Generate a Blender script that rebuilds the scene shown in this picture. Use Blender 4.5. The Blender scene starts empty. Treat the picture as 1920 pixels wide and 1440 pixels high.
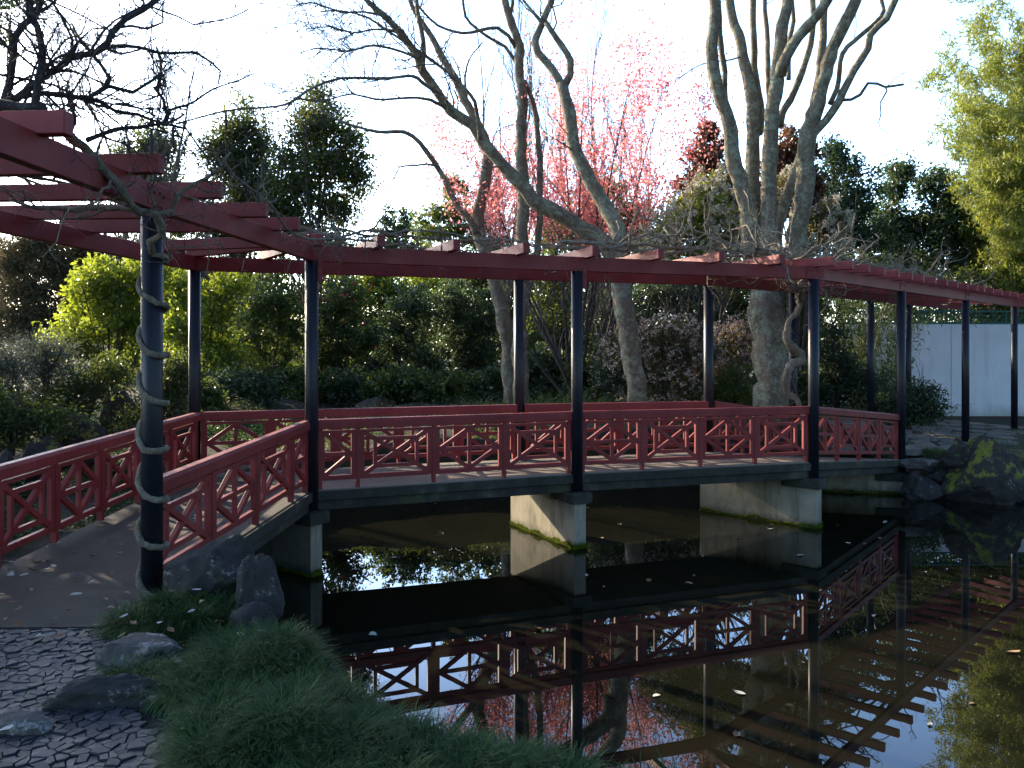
import bpy, math, random
import numpy as np
from mathutils import Vector, noise as mnoise

# ------------------------------------------------------------------ camera, world, sun
SC = bpy.context.scene
COL = SC.collection
F = 1600.0; CX = 960.0; HY = 650.0; EYE = 1.6      # photo pixels (1920 wide), horizon row, eye height above the deck
def at(px, py, d):
    return np.array([(px-CX)/F*d, d, EYE-(py-HY)/F*d])

cam = bpy.data.cameras.new("camera")
cam.lens = 30.0; cam.sensor_width = 36.0; cam.shift_y = -70/1920
cam.clip_start = .05; cam.clip_end = 2000
co = bpy.data.objects.new("camera", cam); COL.objects.link(co)
co.location = (0, 0, EYE); co.rotation_euler = (math.pi/2, 0, 0)
SC.camera = co

SUN_ELEV = 22.0
SUN_AZ = math.degrees(math.atan2(-.73, .68))         # clockwise from +Y, so negative is to the left
TSX, TSY = math.sin(math.radians(SUN_AZ)), math.cos(math.radians(SUN_AZ))
W = bpy.data.worlds.new("World"); SC.world = W; W.use_nodes = True
wn = W.node_tree.nodes; wl = W.node_tree.links
sky = wn.new("ShaderNodeTexSky"); sky.sky_type = 'NISHITA'; sky.sun_disc = False
sky.sun_elevation = math.radians(SUN_ELEV); sky.sun_rotation = math.radians(SUN_AZ)
sky.air_density = 1.0; sky.dust_density = 1.2; sky.ozone_density = 4.0
# hand-set sky gain: boosted low toward the sun, dimmed overhead and behind the camera
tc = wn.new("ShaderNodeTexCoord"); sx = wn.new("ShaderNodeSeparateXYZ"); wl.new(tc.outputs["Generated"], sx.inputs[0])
low_gain = wn.new("ShaderNodeMapRange"); low_gain.interpolation_type = 'SMOOTHSTEP'
for i_, v_ in ((1, 0.0), (2, .75), (3, 1.0), (4, 0.0)): low_gain.inputs[i_].default_value = v_
wl.new(sx.outputs[2], low_gain.inputs[0])
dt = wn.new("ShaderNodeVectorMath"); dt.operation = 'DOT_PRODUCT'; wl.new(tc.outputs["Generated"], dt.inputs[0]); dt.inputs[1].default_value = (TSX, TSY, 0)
side_gain = wn.new("ShaderNodeMapRange"); side_gain.interpolation_type = 'SMOOTHSTEP'; wl.new(dt.outputs["Value"], side_gain.inputs[0])   # keeps the boost to the sun's side, cutting fill from behind the camera
for i_, v_ in ((1, -.45), (2, .20), (3, .0), (4, 1.0)): side_gain.inputs[i_].default_value = v_
hm = wn.new("ShaderNodeMath"); hm.operation = 'MULTIPLY'; wl.new(low_gain.outputs[0], hm.inputs[0]); wl.new(side_gain.outputs[0], hm.inputs[1])
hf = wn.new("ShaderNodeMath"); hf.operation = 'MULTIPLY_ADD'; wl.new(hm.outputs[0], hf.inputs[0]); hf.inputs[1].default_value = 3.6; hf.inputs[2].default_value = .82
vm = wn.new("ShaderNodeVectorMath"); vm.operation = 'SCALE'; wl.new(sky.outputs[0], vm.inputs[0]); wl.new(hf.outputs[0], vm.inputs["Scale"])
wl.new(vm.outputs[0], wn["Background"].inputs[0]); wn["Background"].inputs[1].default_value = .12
sl = bpy.data.lights.new("sun", 'SUN'); sl.energy = 5.0; sl.angle = math.radians(.5); sl.color = (1, .83, .60)
so = bpy.data.objects.new("sun", sl); COL.objects.link(so)
TO_SUN = Vector((math.sin(math.radians(SUN_AZ))*math.cos(math.radians(SUN_ELEV)),
                 math.cos(math.radians(SUN_AZ))*math.cos(math.radians(SUN_ELEV)), math.sin(math.radians(SUN_ELEV))))
so.rotation_euler = TO_SUN.to_track_quat('Z', 'Y').to_euler()
so.location = TO_SUN*60
SC.view_settings.view_transform = 'Standard'; SC.view_settings.look = 'None'
SC.view_settings.gamma = 1; SC.view_settings.exposure = 1.45
SC.render.engine = 'CYCLES'
SC.cycles.max_bounces = 8; SC.cycles.transparent_max_bounces = 6
SC.cycles.diffuse_bounces = 3; SC.cycles.glossy_bounces = 3; SC.cycles.transmission_bounces = 4
SC.cycles.caustics_reflective = False; SC.cycles.caustics_refractive = False
SC.cycles.use_denoising = True

# ------------------------------------------------------------------ mesh helpers
class MB:
    def __init__(s): s.v = []; s.f = []; s.n = 0
    def add(s, v, f):
        v = np.asarray(v, float).reshape(-1, 3); f = np.asarray(f, int)
        s.v.append(v); s.f.append(f+s.n); s.n += len(v)
    def poly(s, v): s.add(v, [list(range(len(v)))])
    def prism(s, bottom, top):
        b = np.asarray(bottom, float); t = np.asarray(top, float); n = len(b)
        s.v += [b, t]; q = [[i, (i+1) % n, n+(i+1) % n, n+i] for i in range(n)]
        s.f.append(np.array(q)+s.n); s.f.append(np.array([list(range(n))[::-1]])+s.n)
        s.f.append(np.array([list(range(n, 2*n))])+s.n); s.n += 2*n
    def mesh(s, name, origin=(0, 0, 0), smooth=False):
        me = bpy.data.meshes.new(name)
        V = np.concatenate(s.v)-np.asarray(origin, float)
        loops = []; starts = []; tot = []; off = 0
        for f in s.f:
            if f.size == 0: continue
            k = f.shape[1]; m = f.shape[0]
            loops.append(f.ravel()); starts.append(off+np.arange(m)*k); tot.append(np.full(m, k)); off += m*k
        loops = np.concatenate(loops); starts = np.concatenate(starts); tot = np.concatenate(tot)
        me.vertices.add(len(V)); me.vertices.foreach_set("co", V.astype(np.float32).ravel())
        me.loops.add(len(loops)); me.loops.foreach_set("vertex_index", loops.astype(np.int32))
        me.polygons.add(len(starts)); me.polygons.foreach_set("loop_start", starts.astype(np.int32))
        me.polygons.foreach_set("loop_total", tot.astype(np.int32))
        me.polygons.foreach_set("use_smooth", np.full(len(starts), bool(smooth)))
        me.update(calc_edges=True); me.validate()
        return me

def wloc(o):
    l = Vector((0, 0, 0))
    while o is not None: l = l+o.location; o = o.parent
    return l
def obj(name, mb, mat, parent=None, loc=None, smooth=False, bevel=0):
    """one mesh object; the builder holds world coordinates, which are made local to `loc` or to the parent"""
    if parent is not None: org = wloc(parent)
    else: org = Vector(loc) if loc is not None else Vector((0, 0, 0))
    me = mb.mesh(name, org, smooth)
    for m in (mat if isinstance(mat, (list, tuple)) else [mat]): me.materials.append(m)
    o = bpy.data.objects.new(name, me); COL.objects.link(o)
    if parent is not None: o.parent = parent
    else: o.location = org
    if bevel:
        b = o.modifiers.new("bevel", 'BEVEL'); b.width = bevel; b.segments = 2; b.limit_method = 'ANGLE'; b.angle_limit = .6
    return o
def tag(o, label, cat, group=None, kind=None):
    if label: o['label'] = label
    if cat: o['category'] = cat
    if group: o['group'] = group
    if kind: o['kind'] = kind
    return o
def thing(name, loc, label, cat, group=None):
    o = bpy.data.objects.new(name, None); COL.objects.link(o); o.location = loc; o.empty_display_size = .2
    return tag(o, label, cat, group)
def struct(o, label=None):
    o['kind'] = 'structure'
    if label: o['label'] = label
    return o

def norm(a): return a/(np.linalg.norm(a, axis=-1, keepdims=True)+1e-9)
def tube_batch(mb, P, R, n=4, rng=None, lump=0.0, cap=True):
    """P (N,K,3) centre lines, R (N,K) radii"""
    P = np.asarray(P, float); R = np.asarray(R, float); N, K, _ = P.shape
    T = np.empty_like(P); T[:, 1:-1] = P[:, 2:]-P[:, :-2]; T[:, 0] = P[:, 1]-P[:, 0]; T[:, -1] = P[:, -1]-P[:, -2]
    T = norm(T)
    ax = np.argmin(np.abs(T).max(axis=1), axis=1)
    ref = np.eye(3)[ax][:, None, :]
    A = norm(np.cross(T, ref)); B = np.cross(T, A)
    th = np.linspace(0, 2*np.pi, n, endpoint=False)
    rr = R[:, :, None]*np.ones((1, 1, n))
    if lump and rng is not None: rr = rr*(1+lump*rng.uniform(-1, 1, rr.shape))
    V = P[:, :, None, :]+rr[..., None]*(np.cos(th)[None, None, :, None]*A[:, :, None, :]+np.sin(th)[None, None, :, None]*B[:, :, None, :])
    base = (np.arange(N)*K*n)[:, None, None]; k = (np.arange(K-1)*n)[None, :, None]; j = np.arange(n)[None, None, :]; j2 = (j+1) % n
    a = base+k+j; b = base+k+j2
    q = np.stack([a, b, b+n, a+n], -1).reshape(-1, 4)
    mb.add(V.reshape(-1, 3), q)
    if cap:
        lo = (np.arange(N)*K*n)[:, None]; 
        mb.f.append(lo+np.arange(n)[None, ::-1]+mb.n-len(V.reshape(-1, 3)))
        mb.f.append(lo+(K-1)*n+np.arange(n)[None, :]+mb.n-len(V.reshape(-1, 3)))
def resample(P, R, step):
    P = np.asarray(P, float); R = np.asarray(R, float)
    Q = np.vstack([2*P[0]-P[1], P, 2*P[-1]-P[-2]]); out = []; ro = []
    for i in range(len(P)-1):
        p0, p1, p2, p3 = Q[i:i+4]; m = max(1, int(np.linalg.norm(p2-p1)/step))
        t = (np.arange(m)/m)[:, None]
        out.append(.5*(2*p1+(p2-p0)*t+(2*p0-5*p1+4*p2-p3)*t**2+(3*p1-p0-3*p2+p3)*t**3)); ro.append(R[i]+(R[i+1]-R[i])*t[:, 0])
    out.append(P[-1:]); ro.append(R[-1:])
    return np.vstack(out), np.concatenate(ro)
def tube(mb, P, R, n=8, step=.15, rng=None, lump=0.0, wob=0.0):
    P, R = resample(P, R, step)
    if wob and rng is not None and len(P) > 3:
        w = rng.normal(0, wob, P.shape); w[0] = 0; w = (w+np.roll(w, 1, 0)+np.roll(w, -1, 0))/2
        P = P+w*R[:, None]
    tube_batch(mb, P[None], R[None], n, rng, lump)
    return P, R
def twigs(mb, S, D, L, r0, rng, K=6, curl=.35, up=.0, n=3, tip=.25):
    """N wandering twigs from S along D; returns the point array"""
    S = np.atleast_2d(S); N = len(S); D = norm(np.broadcast_to(D, S.shape).astype(float)); L = np.broadcast_to(L, (N,)); r0 = np.broadcast_to(r0, (N,))
    P = np.empty((N, K, 3)); P[:, 0] = S; d = D.copy()
    for k in range(1, K):
        d = norm(d+rng.normal(0, curl, d.shape)+np.array([0, 0, up])); P[:, k] = P[:, k-1]+d*(L/(K-1))[:, None]
    R = r0[:, None]*np.linspace(1, tip, K)[None]
    tube_batch(mb, P, R, n, cap=False)
    return P, R
def spawn(P, R, num, rng, lo=.15, hi=1.0, ang=.8, up=.2):
    """starting points and directions of child twigs on polylines P (N,K,3)"""
    N, K, _ = P.shape
    i = rng.randint(0, N, num); t = rng.uniform(lo, hi, num)*(K-1.001); k = t.astype(int); f = (t-k)[:, None]
    S = P[i, k]*(1-f)+P[i, k+1]*f; T = norm(P[i, k+1]-P[i, k]); r = R[i, k]
    rnd = norm(rng.normal(0, 1, S.shape)); perp = norm(rnd-T*(rnd*T).sum(-1, keepdims=True))
    D = norm(T*math.cos(ang)+perp*math.sin(ang)+np.array([0, 0, up]))
    return S, D, r
def leaves(mb, C, size, rng, elong=2.0, droop=.0, up=.3, jit=.35, fold=.18):
    """one folded rhombic leaf at every centre"""
    C = np.atleast_2d(C); N = len(C)
    nrm = norm(rng.normal(0, 1, (N, 3))+np.array([0, 0, up*2])); a = norm(np.cross(nrm, rng.normal(0, 1, (N, 3))))
    a = norm(a+np.array([0, 0, -droop])); b = norm(np.cross(nrm, a)); nn = np.cross(a, b)
    s = (size*rng.uniform(1-jit, 1+jit, N))[:, None]
    w = s/elong*.5
    V = np.stack([C-a*s*.5, C+b*w+nn*w*fold*2, C+a*s*.5, C-b*w+nn*w*fold*2], 1)
    V[:, 1] -= a*s*.06; V[:, 3] -= a*s*.06
    mb.add(V.reshape(-1, 3), np.arange(4*N).reshape(N, 4))
def crown(mb, lobes, nclump, per, size, rng, cr=.28, shell=.55, elong=2.0, droop=.0, up=.3):
    """lobes: list of (cx,cy,cz,rx,ry,rz); returns clump centres"""
    lobes = np.array(lobes, float); vol = lobes[:, 3]*lobes[:, 4]*lobes[:, 5]; w = vol**.8; w /= w.sum()
    li = rng.choice(len(lobes), nclump, p=w)
    d = norm(rng.normal(0, 1, (nclump, 3))); r = rng.uniform(0, 1, nclump)**(1/3); r = shell+(1-shell)*r if shell > .99 else np.where(rng.rand(nclump) < .72, rng.uniform(shell, 1.08, nclump), r*shell)
    C = lobes[li, :3]+d*r[:, None]*lobes[li, 3:]
    cs = cr*rng.uniform(.5, 1.35, nclump)
    n = np.maximum(4, (per*rng.uniform(.4, 1.5, nclump)*(cs/cr)).astype(int))
    idx = np.repeat(np.arange(nclump), n)
    off = norm(rng.normal(0, 1, (len(idx), 3)))*(rng.uniform(0, 1, len(idx))**.5*cs[idx])[:, None]*np.array([1, 1, .75])
    leaves(mb, C[idx]+off, size, rng, elong, droop, up)
    return C
def beam(mb, p0, p1, w, h, up=(0, 0, 1), ext=0):
    """box from p0 to p1, w sideways, h along up"""
    p0 = np.asarray(p0, float); p1 = np.asarray(p1, float); t = norm(p1-p0); p0 = p0-t*ext; p1 = p1+t*ext
    s = norm(np.cross(t, up)); u = np.cross(s, t)
    q = lambda p: [p-s*w/2-u*h/2, p+s*w/2-u*h/2, p+s*w/2+u*h/2, p-s*w/2+u*h/2]
    mb.prism(q(p0), q(p1))
def rock(name, c, size, seed, mat, label=None, cat="rock", rot=0, tilt=0, group=None, amp=.28, sub=5, flat=0, fr=1.4):
    import bmesh
    bm = bmesh.new(); bmesh.ops.create_icosphere(bm, subdivisions=sub, radius=1)
    V = np.array([v.co[:] for v in bm.verts]); Fc = np.array([[v.index for v in f.verts] for f in bm.faces]); bm.free()
    rng = np.random.RandomState(seed)
    for k in range(16):                                   # broken faces
        n = norm(rng.normal(0, 1, 3)); h = rng.uniform(.55, .88); d = V@n-h; V = V-np.where(d > 0, d, 0)[:, None]*n*.97
    out = []
    for v in V:
        p = Vector(v)*fr+Vector((seed*3.1, seed*1.7, 0))
        k = mnoise.fractal(p, 1.0, 2.1, 5)
        k2 = abs(mnoise.noise(p*2.3)); k3 = abs(mnoise.fractal(p*4.5, 1.0, 2.0, 4))
        out.append(v*(1+amp*.7*k-.14*k2-.07*k3))
    V = np.array(out)
    if flat: V[:, 2] = np.where(V[:, 2] > flat, flat+(V[:, 2]-flat)*.25, V[:, 2])
    V = V*np.array(size)
    ct, st = math.cos(tilt), math.sin(tilt); V = V@np.array([[ct, 0, -st], [0, 1, 0], [st, 0, ct]])
    cr_, sr = math.cos(rot), math.sin(rot); V = V@np.array([[cr_, sr, 0], [-sr, cr_, 0], [0, 0, 1]])
    mb = MB(); mb.add(V+np.array(c), Fc)
    o = obj(name, mb, mat, loc=c, smooth=True)
    if label: tag(o, label, cat, group)
    return o

# ------------------------------------------------------------------ materials
def mat(name):
    m = bpy.data.materials.new(name); m.use_nodes = True; nt = m.node_tree
    return m, nt, nt.nodes["Principled BSDF"]
def node(nt, t, **kw):
    n = nt.nodes.new(t)
    for k, v in kw.items():
        if k.startswith("i_"): n.inputs[int(k[2:]) if k[2:].isdigit() else k[2:].replace("_", " ")].default_value = v
        else: setattr(n, k, v)
    return n
def nz(nt, scale, detail=4, rough=.55, coord=None, stretch=None):
    if coord is None:
        tc = node(nt, "ShaderNodeTexCoord"); coord = tc.outputs["Object"]
    if stretch:
        mp = node(nt, "ShaderNodeMapping"); mp.inputs["Scale"].default_value = stretch
        nt.links.new(coord, mp.inputs[0]); coord = mp.outputs[0]
    n = node(nt, "ShaderNodeTexNoise"); n.inputs["Scale"].default_value = scale; n.inputs["Detail"].default_value = detail; n.inputs["Roughness"].default_value = rough
    nt.links.new(coord, n.inputs["Vector"]); return n.outputs["Fac"]
def ramp(nt, fac, stops):
    r = node(nt, "ShaderNodeValToRGB"); e = r.color_ramp.elements
    while len(e) < len(stops): e.new(.5)
    for el, (p, c) in zip(e, stops):
        el.position = p; el.color = (c[0], c[1], c[2], 1) if hasattr(c, '__len__') else (c, c, c, 1)
    nt.links.new(fac, r.inputs[0]); return r.outputs[0]
def mix(nt, fac, a, b, mode='MIX'):
    m = node(nt, "ShaderNodeMix", data_type='RGBA', blend_type=mode)
    for s, v in ((m.inputs[0], fac), (m.inputs[6], a), (m.inputs[7], b)):
        if hasattr(v, 'links') or hasattr(v, 'is_linked'): nt.links.new(v, s)
        elif hasattr(v, '__len__'): s.default_value = (v[0], v[1], v[2], 1)
        else: s.default_value = v
    return m.outputs[2]
def bump(nt, bs, h, strength=.5, dist=.02):
    b = node(nt, "ShaderNodeBump"); b.inputs["Strength"].default_value = strength; b.inputs["Distance"].default_value = dist
    nt.links.new(h, b.inputs["Height"]); nt.links.new(b.outputs[0], bs.inputs["Normal"])
def upness(nt, lo, hi):
    g = node(nt, "ShaderNodeNewGeometry"); s = node(nt, "ShaderNodeSeparateXYZ"); nt.links.new(g.outputs["Normal"], s.inputs[0])
    return ramp(nt, s.outputs[2], [(lo, 0), (hi, 1)])

def paint_red():
    m, nt, bs = mat("red_paint")
    a = nz(nt, 2.2, 6); c = ramp(nt, a, [(.3, (.165, .021, .021)), (.55, (.222, .034, .031)), (.8, (.28, .060, .050))])
    b = nz(nt, 60, 5, .7, stretch=(1, 1, .25)); c = mix(nt, ramp(nt, b, [(.56, 0), (.74, .65)]), c, (.09, .032, .028))
    d = nz(nt, 5, 8, .75); c = mix(nt, ramp(nt, d, [(.62, 0), (.72, .45)]), c, (.27, .11, .095))
    nt.links.new(c, bs.inputs["Base Color"]); bs.inputs["Roughness"].default_value = .55; bs.inputs["Specular IOR Level"].default_value = .28
    bump(nt, bs, nz(nt, 45, 6, .7), .25, .004); return m
def paint_dark():
    m, nt, bs = mat("navy_black_paint")
    c = ramp(nt, nz(nt, 6, 8, .7, stretch=(1, 1, .3)), [(.3, (.007, .008, .013)), (.6, (.012, .013, .020)), (.8, (.032, .032, .036))])
    nt.links.new(c, bs.inputs["Base Color"]); bs.inputs["Roughness"].default_value = .40; bs.inputs["Specular IOR Level"].default_value = .35
    bump(nt, bs, nz(nt, 40, 5, .7), .2, .003); return m
def concrete_deck():
    m, nt, bs = mat("exposed_aggregate")
    c = ramp(nt, nz(nt, 1.3, 6), [(.3, (.10, .082, .064)), (.7, (.17, .14, .11))])
    s = nz(nt, 140, 3, .8); c = mix(nt, ramp(nt, s, [(.45, 0), (.7, .8)]), c, (.30, .26, .21))
    s2 = nz(nt, 90, 3, .8); c = mix(nt, ramp(nt, s2, [(.5, 0), (.7, .8)]), c, (.05, .042, .035))
    nt.links.new(c, bs.inputs["Base Color"]); bs.inputs["Roughness"].default_value = .9
    bump(nt, bs, s, .5, .006); return m
def concrete_edge():
    m, nt, bs = mat("stained_concrete")
    a = nz(nt, 3, 9, .7); c = ramp(nt, a, [(.35, (.016, .017, .013)), (.55, (.040, .040, .030)), (.75, (.12, .115, .095))])
    v = nz(nt, 7, 6, .7, stretch=(1, 1, .15)); c = mix(nt, ramp(nt, v, [(.45, 0), (.65, .8)]), c, (.022, .023, .018))
    k = nz(nt, 2.1, 5); c = mix(nt, ramp(nt, k, [(.58, 0), (.7, .6)]), c, (.06, .075, .025))
    nt.links.new(c, bs.inputs["Base Color"]); bs.inputs["Roughness"].default_value = .92
    bump(nt, bs, nz(nt, 30, 8, .7), .7, .01); return m
def pier_mat():
    m, nt, bs = mat("pale_pier_concrete")
    c = ramp(nt, nz(nt, 1.6, 8, .65), [(.3, (.16, .14, .095)), (.5, (.29, .26, .19)), (.75, (.38, .35, .27))])
    v = nz(nt, 5, 6, .7, stretch=(1, 1, .2)); c = mix(nt, ramp(nt, v, [(.46, 0), (.66, .75)]), c, (.085, .075, .05))
    g = node(nt, "ShaderNodeNewGeometry"); s = node(nt, "ShaderNodeSeparateXYZ"); nt.links.new(g.outputs["Position"], s.inputs[0])
    ad = node(nt, "ShaderNodeMath", operation='MULTIPLY_ADD'); ad.inputs[1].default_value = .25; nt.links.new(nz(nt, 9, 6, .7), ad.inputs[0]); nt.links.new(s.outputs[2], ad.inputs[2])
    mr = node(nt, "ShaderNodeMapRange"); mr.inputs[1].default_value = -.80; mr.inputs[2].default_value = -.68; mr.inputs[3].default_value = 1; mr.inputs[4].default_value = 0
    nt.links.new(ad.outputs[0], mr.inputs[0]); c = mix(nt, mr.outputs[0], c, (.055, .055, .025))
    nt.links.new(c, bs.inputs["Base Color"]); bs.inputs["Roughness"].default_value = .85
    bump(nt, bs, nz(nt, 25, 7, .65), .4, .008); return m
def ground_mat():
    m, nt, bs = mat("garden_soil")
    g = node(nt, "ShaderNodeTexCoord").outputs["Object"]
    c = ramp(nt, nz(nt, 1.2, 8, .7, g), [(.3, (.014, .012, .008)), (.5, (.026, .026, .013)), (.62, (.030, .045, .014)), (.8, (.060, .050, .028))])
    l = nz(nt, 16, 6, .8, g); c = mix(nt, ramp(nt, l, [(.52, 0), (.68, .7)]), c, (.075, .050, .028))
    l = nz(nt, 7, 6, .8, g); c = mix(nt, ramp(nt, l, [(.5, 0), (.64, .8)]), c, (.028, .050, .014))
    nt.links.new(c, bs.inputs["Base Color"]); bs.inputs["Roughness"].default_value = .95
    bump(nt, bs, nz(nt, 22, 8, .75, g), 1, .04); return m
def asphalt_mat():
    m, nt, bs = mat("dark_aggregate_path")
    c = ramp(nt, nz(nt, 1.7, 7, .65), [(.3, (.020, .016, .013)), (.7, (.046, .037, .030))])
    s = nz(nt, 170, 3, .8); c = mix(nt, ramp(nt, s, [(.5, 0), (.72, .8)]), c, (.13, .105, .08))
    c = mix(nt, ramp(nt, nz(nt, 120, 3, .8), [(.5, 0), (.7, .8)]), c, (.022, .018, .016))
    nt.links.new(c, bs.inputs["Base Color"]); bs.inputs["Roughness"].default_value = .85
    bump(nt, bs, s, .6, .006); return m
def cobble_mat():
    m, nt, bs = mat("blue_grey_cobble")
    g = node(nt, "ShaderNodeNewGeometry")
    c = ramp(nt, g.outputs["Random Per Island"], [(0, (.016, .018, .023)), (.4, (.032, .034, .042)), (.75, (.052, .054, .064)), (.95, (.085, .086, .094)), (1, (.10, .09, .08))])
    n = nz(nt, 34, 8, .8); c = mix(nt, ramp(nt, n, [(.42, .8), (.58, 0)]), c, (.022, .022, .026))
    c = mix(nt, ramp(nt, nz(nt, 9, 6, .8), [(.63, 0), (.7, .5)]), c, (.20, .20, .195))
    nt.links.new(c, bs.inputs["Base Color"]); bs.inputs["Roughness"].default_value = .62
    bump(nt, bs, nz(nt, 60, 7, .7), .8, .004); return m
def plain(name, col, rough=.8, var=.25, scale=12, b=.3, sheen=0):
    m, nt, bs = mat(name)
    d = tuple(x*(1-var) for x in col); h = tuple(min(1, x*(1+var)) for x in col)
    nt.links.new(ramp(nt, nz(nt, scale, 6, .65), [(.3, d), (.7, h)]), bs.inputs["Base Color"]); bs.inputs["Roughness"].default_value = rough
    if b: bump(nt, bs, nz(nt, scale*5, 6, .7), b, .006)
    return m
def rock_mat(name, base, lichen=.5, moss=.4):
    m, nt, bs = mat(name)
    c = ramp(nt, nz(nt, 5, 9, .7), [(.3, tuple(x*.4 for x in base)), (.55, base), (.8, tuple(x*1.9 for x in base))])
    l = nz(nt, 8, 9, .8); c = mix(nt, ramp(nt, l, [(.62-.09*lichen, 0), (.70-.09*lichen, .9)]), c, (.36, .36, .34))
    u = upness(nt, .15, .5); k = ramp(nt, nz(nt, 3.5, 7, .7), [(.64-.22*moss, 0), (.68-.22*moss, 1)])
    mm = node(nt, "ShaderNodeMath", operation='MULTIPLY'); nt.links.new(u, mm.inputs[0]); nt.links.new(k, mm.inputs[1])
    mc = ramp(nt, nz(nt, 30, 5, .7), [(.3, (.06, .085, .010)), (.7, (.24, .25, .03))])
    c = mix(nt, mm.outputs[0], c, mc)
    nt.links.new(c, bs.inputs["Base Color"]); bs.inputs["Roughness"].default_value = .88
    bump(nt, bs, nz(nt, 22, 10, .75), .9, .02); return m
def bark_mat(name, base, lichen=(.24, .27, .19), amount=.5, scale=7):
    m, nt, bs = mat(name)
    c = ramp(nt, nz(nt, scale, 9, .7, stretch=(1, 1, .4)), [(.3, tuple(x*.45 for x in base)), (.55, base), (.8, tuple(x*1.5 for x in base))])
    if amount: c = mix(nt, ramp(nt, nz(nt, scale*.9, 9, .8), [(.60-.2*amount, 0), (.66-.2*amount, .85)]), c, lichen)
    c = mix(nt, ramp(nt, nz(nt, scale*2.6, 8, .85), [(.50, 0), (.60, .7)]), c, tuple(x*.28 for x in base))
    c = mix(nt, ramp(nt, nz(nt, scale*1.7, 7, .8), [(.60, 0), (.66, .7*amount+.1)]), c, tuple(x*1.45 for x in lichen))
    nt.links.new(c, bs.inputs["Base Color"]); bs.inputs["Roughness"].default_value = .92
    bump(nt, bs, nz(nt, scale*4, 9, .8, stretch=(1, 1, .4)), 1.0, .05); return m
def leaf_mat(name, cols, trans=.35, rough=.35, tcol=None, spec=.5):
    m, nt, bs = mat(name)
    g = node(nt, "ShaderNodeNewGeometry")
    n = len(cols); c = ramp(nt, g.outputs["Random Per Island"], [(i/max(1, n-1), x) for i, x in enumerate(cols)])
    c = mix(nt, ramp(nt, nz(nt, .9, 4), [(.35, .45), (.65, 0)]), c, tuple(x*.55 for x in cols[0]))
    nt.links.new(c, bs.inputs["Base Color"]); bs.inputs["Roughness"].default_value = rough; bs.inputs["Specular IOR Level"].default_value = spec
    tr = node(nt, "ShaderNodeBsdfTranslucent"); tc = mix(nt, .7, c, tcol if tcol else tuple(min(1, x*2.2) for x in cols[-1]), 'MIX'); nt.links.new(tc, tr.inputs[0])
    ms = node(nt, "ShaderNodeMixShader"); ms.inputs[0].default_value = trans
    nt.links.new(bs.outputs[0], ms.inputs[1]); nt.links.new(tr.outputs[0], ms.inputs[2]); nt.links.new(ms.outputs[0], nt.nodes["Material Output"].inputs[0])
    return m
def water_mat():
    m, nt, bs = mat("pond_water")
    nt.nodes.remove(bs)
    fr = node(nt, "ShaderNodeFresnel"); fr.inputs[0].default_value = 1.44
    gl = node(nt, "ShaderNodeBsdfGlossy"); gl.inputs["Roughness"].default_value = .0; gl.inputs[0].default_value = (.95, .97, 1, 1)
    df = node(nt, "ShaderNodeBsdfDiffuse")
    tc = node(nt, "ShaderNodeTexCoord").outputs["Object"]
    c = ramp(nt, nz(nt, .6, 5, .6, tc), [(.3, (.0065, .0068, .0040)), (.7, (.0115, .0115, .0065))])
    nt.links.new(c, df.inputs[0])
    ms = node(nt, "ShaderNodeMixShader"); nt.links.new(fr.outputs[0], ms.inputs[0]); nt.links.new(df.outputs[0], ms.inputs[1]); nt.links.new(gl.outputs[0], ms.inputs[2])
    nt.links.new(ms.outputs[0], nt.nodes["Material Output"].inputs[0])
    b = node(nt, "ShaderNodeBump"); b.inputs["Strength"].default_value = .010; b.inputs["Distance"].default_value = .02
    nt.links.new(nz(nt, 2.2, 3, .5, tc), b.inputs["Height"]); nt.links.new(b.outputs[0], gl.inputs["Normal"])
    return m

RED = paint_red(); DARK = paint_dark(); DECK = concrete_deck(); EDGE = concrete_edge(); PIER = pier_mat()
GROUND = ground_mat(); ASPH = asphalt_mat(); COB = cobble_mat(); MORTAR = plain("dark_mortar", (.013, .013, .014), .95, .3, 30, .8)
WATER = water_mat()
ROCK = rock_mat("grey_rock", (.036, .034, .033), .5, .0); ROCKL = rock_mat("lichen_rock", (.075, .072, .070), .9, .0)
ROCKM = rock_mat("mossy_rock", (.035, .030, .026), .25, .62); ROCKB = rock_mat("brown_rock", (.085, .065, .05), .2, .25)
BARK = bark_mat("lichened_bark", (.20, .15, .105), (.30, .31, .22), .42)
BARKG = bark_mat("grey_green_bark", (.225, .172, .115), (.33, .35, .24), .52, 6)
BARKD = bark_mat("dark_bark", (.085, .070, .058), (.2, .22, .17), .2)
TWIG = bark_mat("twig_bark", (.16, .135, .11), (.24, .26, .2), .3, 12)
TWIGP = bark_mat("pale_twig_bark", (.26, .22, .17), (.3, .3, .25), .2, 12)
VINE = bark_mat("vine_bark", (.15, .12, .085), (.22, .25, .19), .45, 14)
VINET = bark_mat("tan_vine_bark", (.36, .29, .20), (.42, .40, .33), .4, 20)
VINED = bark_mat("dark_vine_bark", (.075, .065, .058), (.2, .22, .18), .25, 14)
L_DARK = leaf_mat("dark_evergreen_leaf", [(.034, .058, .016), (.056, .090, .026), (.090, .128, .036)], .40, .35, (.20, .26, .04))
L_BLUE = leaf_mat("blue_green_leaf", [(.028, .054, .026), (.044, .080, .038), (.066, .108, .046)], .34, .35, (.13, .19, .06))
L_AIR = leaf_mat("olive_evergreen_leaf", [(.032, .048, .016), (.056, .078, .024), (.095, .115, .034)], .4, .35, (.24, .28, .05))
L_MID = leaf_mat("mid_green_leaf", [(.050, .078, .016), (.078, .118, .026), (.12, .155, .035)], .45, .35, (.26, .34, .04))
L_YEL = leaf_mat("yellow_green_leaf", [(.07, .11, .018), (.12, .17, .028), (.20, .22, .04)], .5, .35, (.50, .60, .05))
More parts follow.
